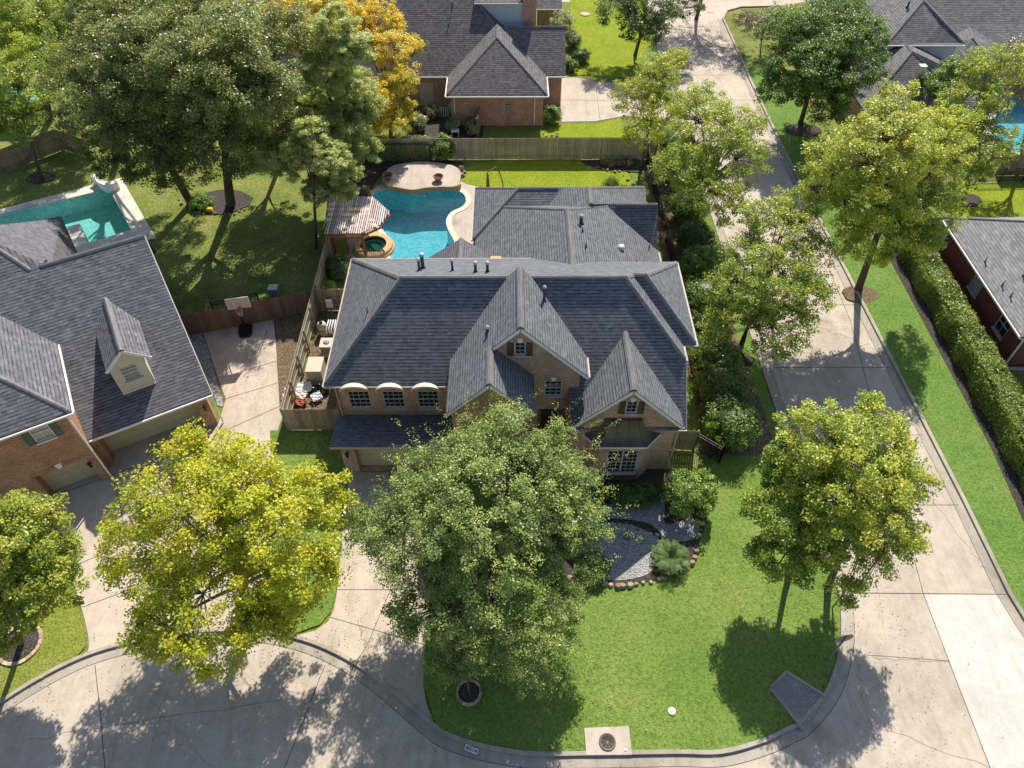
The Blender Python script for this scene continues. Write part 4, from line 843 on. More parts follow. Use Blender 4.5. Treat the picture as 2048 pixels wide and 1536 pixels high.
# left pool
p2 = thing('swimming_pool', 'rectangular green pool with pale deck behind the violet roofed house', 'pool', (*G(150, 430), 0))
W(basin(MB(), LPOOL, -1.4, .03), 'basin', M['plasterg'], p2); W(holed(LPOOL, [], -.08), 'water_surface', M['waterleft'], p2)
W(holed(PX([(-160, 455), (0, 420), (201, 367), (243, 357), (313, 478), (184, 500), (150, 560), (-160, 580)]), [LPOOL], .06), 'deck', M['paledeck'], p2)
wv = smooth_loop([G(u, v) for u, v in ((193, 367), (200, 370), (207, 378), (222, 384), (240, 378))], 5, False)
o = struct('x', strip(MB(), wv, -.17, .17, 0, .75), M['white']); o.name = 'wave_wall'; del o['kind']; tag(o, 'white S curved low wall at the corner of the green pool', 'wall')
# right pool
p3 = thing('swimming_pool', 'bright turquoise pool glimpsed through the far right trees', 'pool', (*G(2050, 250), 0))
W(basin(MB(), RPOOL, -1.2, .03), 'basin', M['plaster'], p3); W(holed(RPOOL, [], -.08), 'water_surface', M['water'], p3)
W(holed(PX([(1960, 200), (2040, 165), (2180, 170), (2180, 305), (1985, 315), (1950, 280)]), [RPOOL], .05), 'deck', M['deck'], p3)

# ---------------------------------------------------------------- fences
def fence(P0, P1, h, mat, label, name='wooden_fence', group=None, face=1, gap=.012, bw_=.14, gate=None):
    P0, P1 = Vector((*P0, 0)), Vector((*P1, 0)); d = P1 - P0; L = d.length; d.normalize(); n = Vector((d.y, -d.x, 0)) * face
    t = thing(name, label, 'fence', ((P0 + P1) / 2)[:], 0, group); m = MB(); u = 0; k = random.random(); hh = h
    while u < L - .02:
        b = min(bw_, L - u); hh = h + random.uniform(-.015, .015); k = min(1, max(0, .55 * k + .45 * random.random() + random.uniform(-.12, .12)))
        a = P0 + d * u; c = P0 + d * (u + b - gap); t_ = n * .02
        m.prism([(a.x, a.y), (c.x, c.y), (c.x - t_.x, c.y - t_.y), (a.x - t_.x, a.y - t_.y)], .03 + random.uniform(0, .02), hh, k); u += b
    W(m, 'board_panel', mat, t)
    r = MB()
    for z in (.35, h * .55, h - .25): r.beam(P0 - n * .06 + Vector((0, 0, z)), P1 - n * .06 + Vector((0, 0, z)), .04, .09, .4)
    for z in (.35,): pass
    W(r, 'rails', mat, t)
    k = int(L / 2.4) + 1
    for i in range(k + 1):
        p = P0 + d * (L * i / k) - n * .12; W(MB().box(p.x - .045, p.x + .045, p.y - .045, p.y + .045, 0, h - .08, .3), 'post', mat, t)
    return t
XF = -12.8
fence((XF, 53.95), (12.2, 53.9), 1.95, M['fencegrey'], 'long silvered board fence between the slate roofed house and pink brick house')
fence((XF, 36.0), (XF, 53.8), 1.95, M['fencegrey'], 'silvered fence running back past the pergola', face=-1)
fence((XF, 25.5), (XF, 35.9), 1.95, M['fencegrey'], 'silvered fence between the side yard and basketball drive', face=-1)
fence((-20.9, 33.1), (XF - .05, 35.6), 1.75, M['fencebrown'], 'brown stained fence behind the basketball hoop')
fence((XF + .05, 35.5), (-9.55, 35.5), 1.9, M['fence'], 'short cross fence with gate behind the air conditioners')
fence((XF - .05, 25.45), (-9.55, 25.45), 1.9, M['fence'], 'short tan fence in front of the cluttered side yard')
fence(G(957, 274), G(966, 236), 1.9, M['fence'], 'short side fence beside the pink brick wall')
fence(G(0, 350), G(128, 300), 1.9, M['fencebrown'], 'dark brown fence beyond the lone left tree'); fence(G(128, 300), G(180, 318), 1.9, M['fencebrown'], 'dark fence panel at the left garden corner')
fence((8.55, 24.0), (10.3, 23.9), 1.8, M['fence'], 'short tan fence at the right house corner')
fence(G(1992, 352), G(2110, 350), 1.9, M['fence'], 'wood fence by the turquoise pool')
def iron(P0, P1, h, label):
    P0, P1 = Vector((*P0, 0)), Vector((*P1, 0)); d = P1 - P0; L = d.length; d.normalize(); t = thing('iron_fence', label, 'fence', ((P0 + P1) / 2)[:]); m = MB(); k = int(L / .12)
    for i in range(k + 1):
        p = P0 + d * (L * i / k); m.box(p.x - .009, p.x + .009, p.y - .009, p.y + .009, .08, h)
    W(m, 'pickets', M['black'], t)
    for z in (.15, h - .25, h - .05):
        W(MB().beam(P0 + Vector((0, 0, z)), P1 + Vector((0, 0, z)), .035, .035), 'rail', M['black'], t)
    k = int(L / 2.2) + 1
    for i in range(k + 1): p = P0 + d * (L * i / k); W(MB().box(p.x - .03, p.x + .03, p.y - .03, p.y + .03, 0, h + .06), 'post', M['black'], t)
iron((10.35, 24.0), (11.55, 23.0), 1.5, 'short black iron fence at the front right corner of the side yard')
iron((11.55, 23.0), (11.4, 53.6), 1.5, 'long black iron fence along the side shrubs')
iron(G(432, 632), G(522, 612), 1.2, 'small black fence behind the brown fence'); iron(G(1950, 366), G(2090, 362), 1.3, 'black iron fence at the edge of the sunlit far lawn')
b = thing('utility_box', 'pale grey utility box behind the brown fence', 'utility box', (*G(553, 598), 0)); W(MB().prism([(b.location.x + a, b.location.y + c) for a, c in ((-.28, -.25), (.28, -.25), (.28, .25), (-.28, .25))], 0, 1.0), 'cabinet', M['steel'], b); W(MB().prism([(b.location.x + a, b.location.y + c) for a, c in ((-.31, -.28), (.31, -.28), (.31, .28), (-.31, .28))], 1.0, 1.06), 'lid', M['galv'], b)

# ---------------------------------------------------------------- trees and shrubs
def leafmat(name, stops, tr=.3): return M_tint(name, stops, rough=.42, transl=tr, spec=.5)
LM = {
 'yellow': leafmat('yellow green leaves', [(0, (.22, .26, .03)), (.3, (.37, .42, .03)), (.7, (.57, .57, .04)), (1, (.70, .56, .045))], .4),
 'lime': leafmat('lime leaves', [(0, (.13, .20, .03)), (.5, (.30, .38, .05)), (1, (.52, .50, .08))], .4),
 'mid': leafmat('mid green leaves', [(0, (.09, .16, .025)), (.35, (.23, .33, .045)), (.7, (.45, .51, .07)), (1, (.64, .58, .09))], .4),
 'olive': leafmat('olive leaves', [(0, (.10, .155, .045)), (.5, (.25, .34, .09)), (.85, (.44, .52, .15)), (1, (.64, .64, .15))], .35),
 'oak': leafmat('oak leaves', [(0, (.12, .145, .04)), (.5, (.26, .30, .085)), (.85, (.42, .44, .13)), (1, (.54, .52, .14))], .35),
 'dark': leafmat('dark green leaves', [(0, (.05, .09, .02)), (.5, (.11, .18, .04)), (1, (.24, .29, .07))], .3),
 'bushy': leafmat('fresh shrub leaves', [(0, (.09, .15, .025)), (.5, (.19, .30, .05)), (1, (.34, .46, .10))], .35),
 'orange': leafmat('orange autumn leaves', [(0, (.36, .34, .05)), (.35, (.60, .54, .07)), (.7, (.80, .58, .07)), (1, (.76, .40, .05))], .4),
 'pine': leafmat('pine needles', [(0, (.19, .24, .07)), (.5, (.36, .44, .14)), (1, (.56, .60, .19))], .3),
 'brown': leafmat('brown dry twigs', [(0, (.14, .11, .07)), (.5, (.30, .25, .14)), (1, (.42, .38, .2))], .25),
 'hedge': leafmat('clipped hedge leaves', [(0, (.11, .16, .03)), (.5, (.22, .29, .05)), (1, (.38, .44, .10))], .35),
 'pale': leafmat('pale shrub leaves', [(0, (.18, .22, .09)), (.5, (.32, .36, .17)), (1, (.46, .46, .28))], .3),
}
def leaf_mesh(P, Nr, L, Wd, tint, rng):
    n = len(P); Nr = Nr / np.maximum(np.linalg.norm(Nr, axis=1, keepdims=True), 1e-6)
    r = rng.normal(size=(n, 3)); t1 = np.cross(Nr, r); t1 /= np.maximum(np.linalg.norm(t1, axis=1, keepdims=True), 1e-6); t2 = np.cross(Nr, t1)
    L = L[:, None]; Wd = Wd[:, None]
    v = np.stack([P - t1 * L * .5, P + t2 * Wd * .5 + t1 * L * .08 - Nr * L * .06, P + t1 * L * .5, P - t2 * Wd * .5 + t1 * L * .08 - Nr * L * .06], axis=1).reshape(-1, 3)
    return v, tint
def mesh_from_quads(name, v, tint, mat):
    n = len(v) // 4; me = bpy.data.meshes.new(name); me.vertices.add(len(v)); me.vertices.foreach_set('co', v.astype(np.float32).ravel())
    me.loops.add(4 * n); me.loops.foreach_set('vertex_index', np.arange(4 * n, dtype=np.int32)); me.polygons.add(n)
    me.polygons.foreach_set('loop_start', np.arange(0, 4 * n, 4, dtype=np.int32)); me.update(calc_edges=True)
    a = me.attributes.new('tint', 'FLOAT', 'FACE'); a.data.foreach_set('value', np.clip(tint, 0, 1).astype(np.float32)); me.materials.append(mat); return me
def crown_points(lobes, n, rc, rng, shell=.55, flat=.62, low=-.65, kd=2.7):
    "clump centres on and inside the lobes, leaves gathered round them"
    vol = np.array([l[3] ** 2 for l in lobes]); vol = vol / vol.sum(); C, Wt = [], []
    for l, wv_ in zip(lobes, vol):
        c = np.array(l[:3]); r = np.array([l[3], l[4] if len(l) > 4 else l[3], l[5] if len(l) > 5 else l[3] * .72]); k = max(8, int(l[3] ** 2 / rc ** 2 * kd))
        d = rng.normal(size=(k * 3, 3)); d /= np.linalg.norm(d, axis=1, keepdims=True); d = d[d[:, 2] > low][:k]
        rr = shell + (1 - shell) * rng.random(len(d)) ** .6; rr *= 1 + .13 * rng.normal(size=len(d))
        C.append(c + d * rr[:, None] * r * .93); Wt.append(np.full(len(d), wv_ / len(d)))
    C = np.concatenate(C); Wt = np.concatenate(Wt); Wt /= Wt.sum()
    idx = rng.choice(len(C), size=n, p=Wt); sz = rc * (.65 + .7 * rng.random(len(C)))
    g = rng.normal(size=(n, 3)); g /= np.linalg.norm(g, axis=1, keepdims=True); g *= (rng.random(n) ** .42)[:, None]
    P = C[idx] + g * sz[idx][:, None] * np.array([1, 1, flat]); ct = rng.random(len(C))
    cen = np.mean(np.array([l[:3] for l in lobes]), axis=0)
    return C, P, g, idx, ct, cen
def tree(base, lobes, mat, label, n=20000, leaf=.17, rc=.9, bark='bark', seed=1, r0=.22, group=None, name='tree', fork=.42, shoots=0, tbias=0, lean=None, shell=.5, flat=.62, cat='tree', dens=1.0, kd=3.3, limbs=True, tvar=.30, sd=.18):
    rng = np.random.default_rng(seed); t = thing(name, label, cat, (base[0], base[1], 0), 0, group)
    off = np.array([base[0], base[1], 0.0]); lobes = [tuple(np.array(l[:3]) - off) + tuple(l[3:]) for l in lobes]
    rc *= .54; n = int(n * 1.5 * dens); leaf *= .66
    C, P, g, idx, ct, cen = crown_points(lobes, n, rc, rng, shell, flat, -.65, kd)
    out = P - cen; out /= np.linalg.norm(out, axis=1, keepdims=True)
    Nr = out * .35 + np.array([0, 0, .75]) + rng.normal(size=P.shape) * .55
    L = leaf * (.7 + .6 * rng.random(n)); Wd = L * (.55 + .3 * rng.random(n))
    if mat == 'pine': L = L * 1.35; Wd = Wd * .42
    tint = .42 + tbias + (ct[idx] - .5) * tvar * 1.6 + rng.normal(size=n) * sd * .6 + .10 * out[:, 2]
    v, tt = leaf_mesh(P, Nr, L, Wd, tint, rng); V, T = [v], [tt]
    if shoots:
        for s in range(shoots):
            c = C[rng.integers(len(C))]; o = c - cen; o /= np.linalg.norm(o)
            if o[2] < -.2: continue
            dr_ = o * .8 + np.array([0, 0, .5]) + rng.normal(size=3) * .35; dr_ /= np.linalg.norm(dr_); k = 46; tpar = rng.random(k) ** .8; ln = 1.0 + rng.random() * 1.1
            side = np.cross(dr_, rng.normal(size=3)); side /= np.linalg.norm(side)
            pp = c + dr_ * (.5 + ln * tpar)[:, None] - np.array([0, 0, .25]) * (tpar ** 2)[:, None] + rng.normal(size=(k, 3)) * .07
            l2 = leaf * (.5 + .5 * rng.random(k)); v, tt = leaf_mesh(pp, side + rng.normal(size=(k, 3)) * .4 + np.array([0, 0, .6]), l2, l2 * .5, .72 + .3 * rng.random(k), rng); V.append(v); T.append(tt)
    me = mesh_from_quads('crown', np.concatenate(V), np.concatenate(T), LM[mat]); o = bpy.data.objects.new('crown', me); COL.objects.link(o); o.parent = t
    m = MB(); zc = cen[2]; top_ = Vector((cen[0] * .8, cen[1] * .8, zc)); b0 = Vector((0, 0, 0))
    low_ = min(l[2] - (l[5] if len(l) > 5 else l[3] * .72) for l in lobes); fz_ = max(.8, min(zc * fork * 1.3, max(low_ * 1.05, zc * fork)))
    ax = lambda f_: b0.lerp(top_, f_) + Vector((math.sin(f_ * 5 + seed) * .1 * f_, math.cos(f_ * 4 + seed) * .1 * f_, 0)); ff = fz_ / zc
    m.tube([ax(0) - Vector((0, 0, .05)), ax(.04), ax(ff * .5), ax(ff), ax((ff + 1) / 2), ax(1)], [r0 * 1.35, r0 * 1.05, r0 * .9, r0 * .8, r0 * .5, r0 * .12], 9, .4)
    if limbs:
        lm = []
        for k in range(min(18, max(7, len(C) // 9))):
            c = C[rng.integers(len(C))]; f_ = ff * .92 + (1 - ff) * .75 * rng.random(); a = ax(f_); c = Vector(c); mid_ = a.lerp(c, .5) + Vector((0, 0, .1 * (c - a).length)); r = r0 * .42
            m.tube([a, a.lerp(mid_, .5) + Vector((0, 0, .05)), mid_, c], [r, r * .8, r * .55, r * .16], 6, .6); lm += [(a.lerp(mid_, .6), r * .35), (mid_, r * .3), (mid_.lerp(c, .5), r * .22)]
        for c in C:
            c = Vector(c); p, r = min(lm, key=lambda q: (q[0] - c).length); m.tube([p, p.lerp(c, .5) + Vector((0, 0, .08)), c], [r, r * .7, r * .25], 4, .7, cap=False)
    m.build('trunk', M[bark], t); return t
def D(u, v, z): return depth_at(u, v, z)
def lobe(u, v, z, rp, ry=1.0, rz=.75):
    "ball of foliage: photo centre, height, radius in photo pixels"
    x, y = G(u, v, z); r = rp * D(u, v, z) / FPX; return (x, y, z, r, r * ry, r * rz)
def lobey(u, v, y, rp, ry=1.0, rz=.75):
    "ball of foliage seen at a photo pixel, standing over the ground line y"
    x, z = GY(u, v, y); r = rp * D(u, v, z) / FPX; return (x, y, z, r, r * ry, r * rz)
# front row
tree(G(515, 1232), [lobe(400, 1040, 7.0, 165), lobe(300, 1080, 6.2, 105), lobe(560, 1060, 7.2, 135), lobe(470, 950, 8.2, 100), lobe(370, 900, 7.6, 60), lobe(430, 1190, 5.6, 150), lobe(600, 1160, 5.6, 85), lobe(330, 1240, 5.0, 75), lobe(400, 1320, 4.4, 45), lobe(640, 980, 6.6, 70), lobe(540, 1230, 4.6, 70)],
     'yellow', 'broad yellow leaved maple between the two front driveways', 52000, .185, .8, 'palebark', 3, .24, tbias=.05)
tree(G(985, 1195), [lobe(960, 1010, 6.6, 160), lobe(830, 1060, 6.0, 125), lobe(1080, 1000, 6.5, 120), lobe(1000, 880, 7.3, 90), lobe(860, 950, 6.6, 80), lobe(1150, 1040, 5.9, 75), lobe(1090, 920, 6.8, 80), lobe(740, 1060, 5.5, 55), lobe(960, 1170, 4.8, 120), lobe(1130, 1120, 4.7, 75), lobe(830, 1230, 3.7, 60), lobe(900, 1310, 2.6, 55)],
     'olive', 'large dark feathery elm in front of the house', 76000, .15, .75, 'bark', 5, .28, shoots=170, tbias=-.02, tvar=.36)
tree(G(1080, 1350), [lobe(1080, 1280, 3.9, 80), lobe(1120, 1210, 4.5, 60), lobe(1010, 1260, 4.1, 60), lobe(1060, 1340, 3.1, 55)], 'olive', 'small airy ornamental tree on the lawn below the large elm', 11000, .13, .45, 'palebark', 8, .09, shoots=30, tbias=.15, fork=.3)
tree(G(938, 1386), [lobe(905, 1245, 4.5, 62), lobe(960, 1300, 3.9, 45)], 'olive', 'slim young tree growing in the small stone ring', 6500, .13, .45, 'bark', 9, .06, tbias=.05, fork=.5)
tree(G(1578, 1152), [lobe(1565, 1020, 5.3, 85), lobe(1600, 930, 6.3, 75), lobe(1560, 1110, 4.2, 65), lobe(1620, 1060, 4.8, 65)], 'mid', 'greener left tree of the pair at the street corner', 25000, .16, .7, 'bark', 11, .15, tbias=-.05)
tree(G(1655, 1178), [lobe(1710, 960, 7.2, 130), lobe(1640, 880, 8.0, 85), lobe(1750, 870, 7.8, 85), lobe(1800, 970, 6.6, 75), lobe(1770, 1070, 5.4, 85), lobe(1690, 1090, 4.9, 80), lobe(1700, 1180, 3.7, 40), lobe(1740, 810, 7.8, 35), lobe(1670, 1000, 6.2, 100)], 'mid', 'yellowish right tree of the pair at the street corner', 44000, .165, .7, 'bark', 12, .17, tbias=.16)
tree(G(42, 1292), [lobe(50, 1060, 7.0, 90), lobe(-30, 1100, 7.2, 100), lobe(70, 1160, 5.8, 85), lobe(0, 1220, 4.9, 95), lobe(110, 1120, 5.8, 50)], 'lime', 'bright lime green maple in the left stone ring', 34000, .17, .65, 'bark', 14, .14, tbias=.12)
# along the street, left side
tree(G(1470, 722), [lobe(1545, 560, 6.0, 95), lobe(1560, 460, 7.0, 78), lobe(1480, 590, 5.2, 71), lobe(1610, 580, 5.8, 60), lobe(1560, 655, 4.6, 71), lobe(1440, 650, 4.2, 43), lobe(1490, 500, 6.0, 49), lobe(1590, 420, 7.2, 50), lobe(1520, 430, 7, 45), lobe(1640, 500, 6.4, 45)], 'mid', 'mid green leaning tree beside the right gutter of the house', 34000, .17, .65, 'bark', 21, .17, group=None, tbias=.05)
tree(G(1386, 462), [lobe(1420, 270, 7.0, 91), lobe(1400, 210, 7.6, 59), lobe(1465, 310, 6.2, 75), lobe(1360, 330, 6.0, 66), lobe(1430, 390, 4.8, 75), lobe(1490, 250, 6.8, 46)], 'mid', 'green and gold tree over the verge, second from the back fence corner', 30000, .18, .75, 'bark', 22, .18, tbias=.08)
tree(G(1283, 333), [lobe(1315, 150, 7.0, 57), lobe(1265, 195, 6.0, 51), lobe(1330, 215, 5.8, 51), lobe(1290, 260, 4.8, 51), lobe(1350, 120, 7.0, 35)], 'yellow', 'thin yellow green tree at the back fence corner', 15000, .17, .7, 'palebark', 23, .13, tbias=-.1, shell=.4)
tree(G(1270, 112), [lobe(1300, 10, 5.1, 68), lobe(1230, 15, 4.8, 52), lobe(1370, 0, 4.9, 50), lobe(1290, 60, 3.6, 52)], 'dark', 'dark green tree over the sunlit far lawn at the top', 20000, .2, .9, 'bark', 24, .18)
# right side of the street
tree(G(1716, 580), [lobe(1780, 300, 11.2, 105), lobe(1680, 320, 9.9, 80), lobe(1860, 290, 10.1, 85), lobe(1760, 400, 8.3, 100), lobe(1860, 400, 7.8, 80), lobe(1640, 380, 7.8, 50), lobe(1790, 215, 11.7, 60), lobe(1910, 250, 9.9, 45), lobe(1740, 480, 6.0, 62), lobe(1840, 480, 6.0, 50)], 'mid', 'big golden green maple rising over the verge beside the clipped hedge', 48000, .19, .8, 'bark', 31, .24, tbias=.2)
tree(G(1601, 246), [lobe(1640, 80, 7.3, 100), lobe(1590, 140, 6.0, 70), lobe(1700, 130, 6.3, 76), lobe(1650, 190, 4.8, 66), lobe(1550, 180, 4.8, 40), lobe(1670, 20, 8.0, 66), lobe(1570, 60, 8, 60), lobe(1720, 70, 7.4, 60), lobe(1640, 130, 6.6, 90)], 'bushy', 'dense round dark green tree across the street', 70000, .2, .9, 'bark', 32, .22, tbias=-.12)
tree(G(1925, 405), [lobe(1950, 200, 7.6, 70), lobe(1990, 130, 9.0, 62), lobe(1900, 240, 6.3, 50), lobe(1990, 290, 6.0, 58), lobe(1940, 340, 4.5, 44)], 'mid', 'airy tree with tan top in front of the turquoise pool', 22000, .18, .8, 'palebark', 33, .17, shell=.35, tbias=.05)
tree(G(2040, 330), [lobe(2050, 110, 8.6, 60), lobe(2060, 190, 7.2, 50)], 'brown', 'half bare tan tree at the right edge above the turquoise pool', 6000, .17, .8, 'palebark', 34, .16, shell=.3)
tree(G(1850, 232), [lobe(1905, 150, 4.6, 42), lobe(1870, 175, 4, 38)], 'bushy', 'fresh green tree below the white roof trim at the upper right', 9000, .18, .7, 'bark', 35, .1)
tree(G(1520, 118), [lobe(1520, 50, 3, 44), lobe(1560, 30, 3.2, 38), lobe(1490, 40, 2.6, 28)], 'brown', 'brown twiggy crepe myrtle by the far kerb', 7000, .15, .6, 'palebark', 36, .08, shell=.3)
# left back garden
tree(G(462, 412), [lobe(430, 150, 12.6, 130), lobe(520, 170, 11.5, 85), lobe(350, 190, 10.8, 90), lobe(440, 260, 8.7, 100), lobe(520, 60, 13.2, 95), lobe(400, 40, 13.8, 90), lobe(500, 290, 6.9, 50), lobe(350, 300, 7.1, 60), lobe(440, 90, 14, 90), lobe(480, 330, 5.4, 40), lobe(560, 260, 7, 60)], 'oak', 'tall dark oak, right hand trunk of the oval bed', 74000, .21, 1.0, 'bark', 41, .36, tbias=-.02)
tree(G(384, 408), [lobe(290, 140, 12.1, 120), lobe(230, 210, 9.9, 90), lobe(300, 260, 8.0, 85), lobe(380, 330, 5.3, 55), lobe(250, 60, 12.6, 100), lobe(170, 140, 10.8, 80), lobe(170, 240, 8.0, 60), lobe(210, 290, 6.4, 50), lobe(300, 90, 13.4, 90), lobe(300, 345, 4.4, 50), lobe(240, 330, 4.6, 45), lobe(340, 240, 8.6, 80)], 'oak', 'wide dark oak, left hand trunk of the oval bed', 68000, .21, 1.0, 'bark', 42, .32, tbias=-.06)
tree(G(84, 362), [lobe(40, 180, 8.6, 80), lobe(20, 240, 7.4, 58), lobe(60, 120, 9, 60)], 'mid', 'light green leaning tree in the round mulch bed at the left', 18000, .2, .9, 'bark', 43, .16, tbias=-.02)
tree(G(100, 240), [lobe(80, 60, 9.0, 110), lobe(0, 80, 8.5, 90), lobe(150, 20, 9.5, 80)], 'mid', 'tall light green tree filling the upper left corner', 30000, .22, 1.05, 'bark', 44, .3, tbias=0)
tree(G(706, 368), [lobey(u, v, 48.6 + dy, rr, 1, .8) for u, v, dy, rr in ((665, 40, 0, 42), (640, 90, .6, 50), (700, 100, -.6, 50), (655, 150, -.4, 60), (705, 175, .4, 50), (640, 215, .4, 52), (690, 245, -.8, 58), (735, 215, .6, 36), (720, 300, -.4, 44), (620, 270, .6, 44), (660, 310, -1, 46))],
     'pine', 'tall pale green pine left of the pool and pergola', 76000, .24, .75, 'bark', 45, .2, flat=.5, tbias=.28, kd=3.4)
tree(G(632, 498), [lobey(u, v, 42.2 + dy, rr, 1, .7) for u, v, dy, rr in ((600, 300, 0, 42), (655, 315, -.5, 48), (690, 350, .4, 36), (640, 380, .4, 40), (575, 340, -.3, 30), (620, 260, .6, 40), (690, 385, -.4, 30))], 'pine', 'shorter bright pine on a thin trunk by the pergola fence', 30000, .22, .5, 'bark', 46, .12, flat=.5, tbias=.34)
tree(G(782, 268), [lobe(780, 100, 7.0, 50), lobe(760, 40, 7.9, 50), lobe(800, 160, 5.6, 42), lobe(745, 190, 5.3, 50), lobe(780, 240, 3.5, 44), lobe(810, 215, 3.5, 26), lobe(735, 80, 7, 44), lobe(700, 40, 8.6, 44), lobe(820, 90, 6, 30)], 'orange', 'orange and gold autumn maple beside the pink brick house', 34000, .2, .7, 'palebark', 47, .16)
tree(G(620, 200), [lobe(600, 30, 8.0, 70), lobe(560, 70, 7.2, 50), lobe(660, 20, 8.4, 48)], 'orange', 'orange autumn tree behind the dark oaks at the top', 18000, .22, .9, 'palebark', 48, .2, tbias=-.1)
tree(G(842, 178), [lobe(832, 100, 3.5, 28), lobe(846, 125, 2.9, 28), lobe(826, 140, 2.5, 22)], 'pale', 'small grey green tree touching the dark brown roof', 7000, .15, .5, 'palebark', 49, .08)
tree(G(560, 330), [lobe(570, 180, 7.6, 75), lobe(560, 250, 5.4, 66), lobe(520, 240, 6, 50)], 'dark', 'dark bushy tree between the oaks and pines', 20000, .2, .9, 'bark', 50, .2)
tree(G(250, 262), [lobe(280, 20, 12, 90), lobe(200, 0, 12.5, 80), lobe(380, -20, 13, 90)], 'oak', 'tall oak at the very top left behind the others', 24000, .23, 1.1, 'bark', 51, .3)
tree(G(1130, 118), [lobe(1125, 40, 3.2, 26), lobe(1135, 70, 2.2, 22)], 'pale', 'pale shrubby tree at the edge of the sunlit far lawn', 5000, .14, .45, 'bark', 52, .07)

def shrub(u, v, r, hgt, mat, label, n=3500, leaf=.1, seed=1, name='shrub', rc=.28, ry=1.0, group=None, inner=True, tbias=0):
    x, y = G(u, v); rng = np.random.default_rng(seed); t = thing(name, label, 'shrub', (x, y, 0), 0, group)
    lb = [(0, 0, hgt * .55, r, r * ry, hgt * .48)]
    C, P, g, idx, ct, cen = crown_points(lb, n, rc, rng, .8, .9, -.5, 4.6); out = P - cen; out /= np.linalg.norm(out, axis=1, keepdims=True)
    L = leaf * (.7 + .6 * rng.random(n)); v_, tt = leaf_mesh(P, out * .8 + np.array([0, 0, .5]) + rng.normal(size=P.shape) * .5, L, L * .6, .42 + tbias + (ct[idx] - .5) * .3 + rng.normal(size=n) * .13, rng)
    me = mesh_from_quads('foliage', v_, tt, LM[mat]); o = bpy.data.objects.new('foliage', me); COL.objects.link(o); o.parent = t
    m = MB()
    for k in range(7): a = k * .9 + seed; m.tube([(0, 0, 0), (r * .25 * math.cos(a), r * .25 * math.sin(a), hgt * .35), (r * .6 * math.cos(a), r * .6 * math.sin(a), hgt * .7)], [.035, .025, .01], 5)
    m.build('stems', M['bark'], t)
    if inner:
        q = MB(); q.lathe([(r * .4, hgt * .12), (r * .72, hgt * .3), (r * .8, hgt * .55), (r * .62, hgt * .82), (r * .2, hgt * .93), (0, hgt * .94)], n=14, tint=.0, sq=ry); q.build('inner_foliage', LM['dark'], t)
    return t
tree((20.5, 82), [(20.5, 82, 6.6, 4.2), (18.5, 79.5, 5.6, 3.2), (23, 79, 5.8, 3)], 'brown', 'brownish tree by the street bend beyond the top of the view', 12000, .2, .9, 'bark', 53, .2)
shrub(889, 318, .95, 2.0, 'bushy', 'round bright green shrub against the silvered back fence', 6500, .12, 61, tbias=.1)
shrub(1104, 246, .72, 1.45, 'bushy', 'clipped bright green ball shrub by the pink brick corner', 4500, .11, 62)
shrub(1372, 1010, 1.35, 2.1, 'bushy', 'large rounded shrub at the right end of the garden bed', 11000, .12, 63, tbias=.2, inner=False)
shrub(1262, 1000, 1.5, 1.0, 'dark', 'low dark shrub mass directly under the bay window', 9000, .1, 64, ry=.45)
shrub(1170, 1000, 1.1, 1.0, 'dark', 'low dark shrub left of the bay window', 5000, .1, 65, ry=.6)
shrub(1185, 1140, .75, .8, 'dark', 'dark leafy plant at the left stone edge of the garden bed', 3500, .12, 66)
shrub(680, 550, .95, 1.3, 'dark', 'dark green shrub beside the pergola post', 5000, .11, 67); shrub(652, 585, .6, .8, 'bushy', 'small bright shrub in the back corner of the side fence', 2500, .1, 68, tbias=.3)
shrub(405, 412, .9, .8, 'bushy', 'low green shrub between the two oak trunks', 3500, .12, 69)
shrub(838, 262, .9, 1.4, 'pale', 'grey green shrub over the white patio', 3500, .11, 70); shrub(865, 235, .6, 1.1, 'brown', 'pinkish brown shrub by the pool pumps', 2500, .1, 71)
shrub(912, 262, .6, 1.3, 'pale', 'spiky pale shrub left of the grey air conditioner', 2600, .13, 72, inner=False); shrub(946, 268, .55, 1.2, 'pale', 'spiky pale shrub next to the short side fence', 2400, .13, 73, inner=False)
shrub(1222, 372, .5, .6, 'bushy', 'small plant on the back lawn behind the low roof', 1500, .1, 74, inner=False)
for i, (u, v, r, hh_, mt, lab) in enumerate(((1145, 95, .9, 1.3, 'pale', 'grey pale shrub nearest the dark roof edge'), (1160, 125, .9, 1.1, 'dark', 'dark shrub in the middle of the far foundation bed'), (1140, 140, .7, .9, 'bushy', 'green shrub by the start of the far driveway'))): shrub(u, v, r, hh_, mt, lab, 3000, .12, 80 + i)
for i, (u, v) in enumerate(((1218, 330), (1248, 331))): shrub(u, v, .6, .5, 'brown', ('left' if i == 0 else 'right') + ' low reddish plant in the curved corner bed', 1200, .09, 85 + i, inner=False)
for i, (v, k) in enumerate(((500, 1382), (560, 1392), (620, 1402), (680, 1412), (740, 1425), (790, 1436), (840, 1447), (880, 1455), (440, 1372), (390, 1362), (350, 1352), (315, 1345))):
    labs = ['beyond the low rear roof edge', 'level with the rear roof vents', 'level with the main ridge', 'below the leaning street tree', 'beside the gutter corner', 'right of the catslide roof', 'near the front iron corner', 'last before the front corner, by the lawn', 'behind the second street tree', 'further back in the side bed', 'near the back of the side bed', 'at the back fence end of the side bed']
    shrub(k, v, 1.35 + .15 * ((i * 7) % 3), 2.0 + .25 * ((i * 5) % 3), 'bushy' if i % 3 else 'dark', 'tall side bed shrub ' + labs[i], 6500, .12, 90 + i, group='shrubs screening the iron fence', tbias=(-.1, .05, 0)[i % 3])
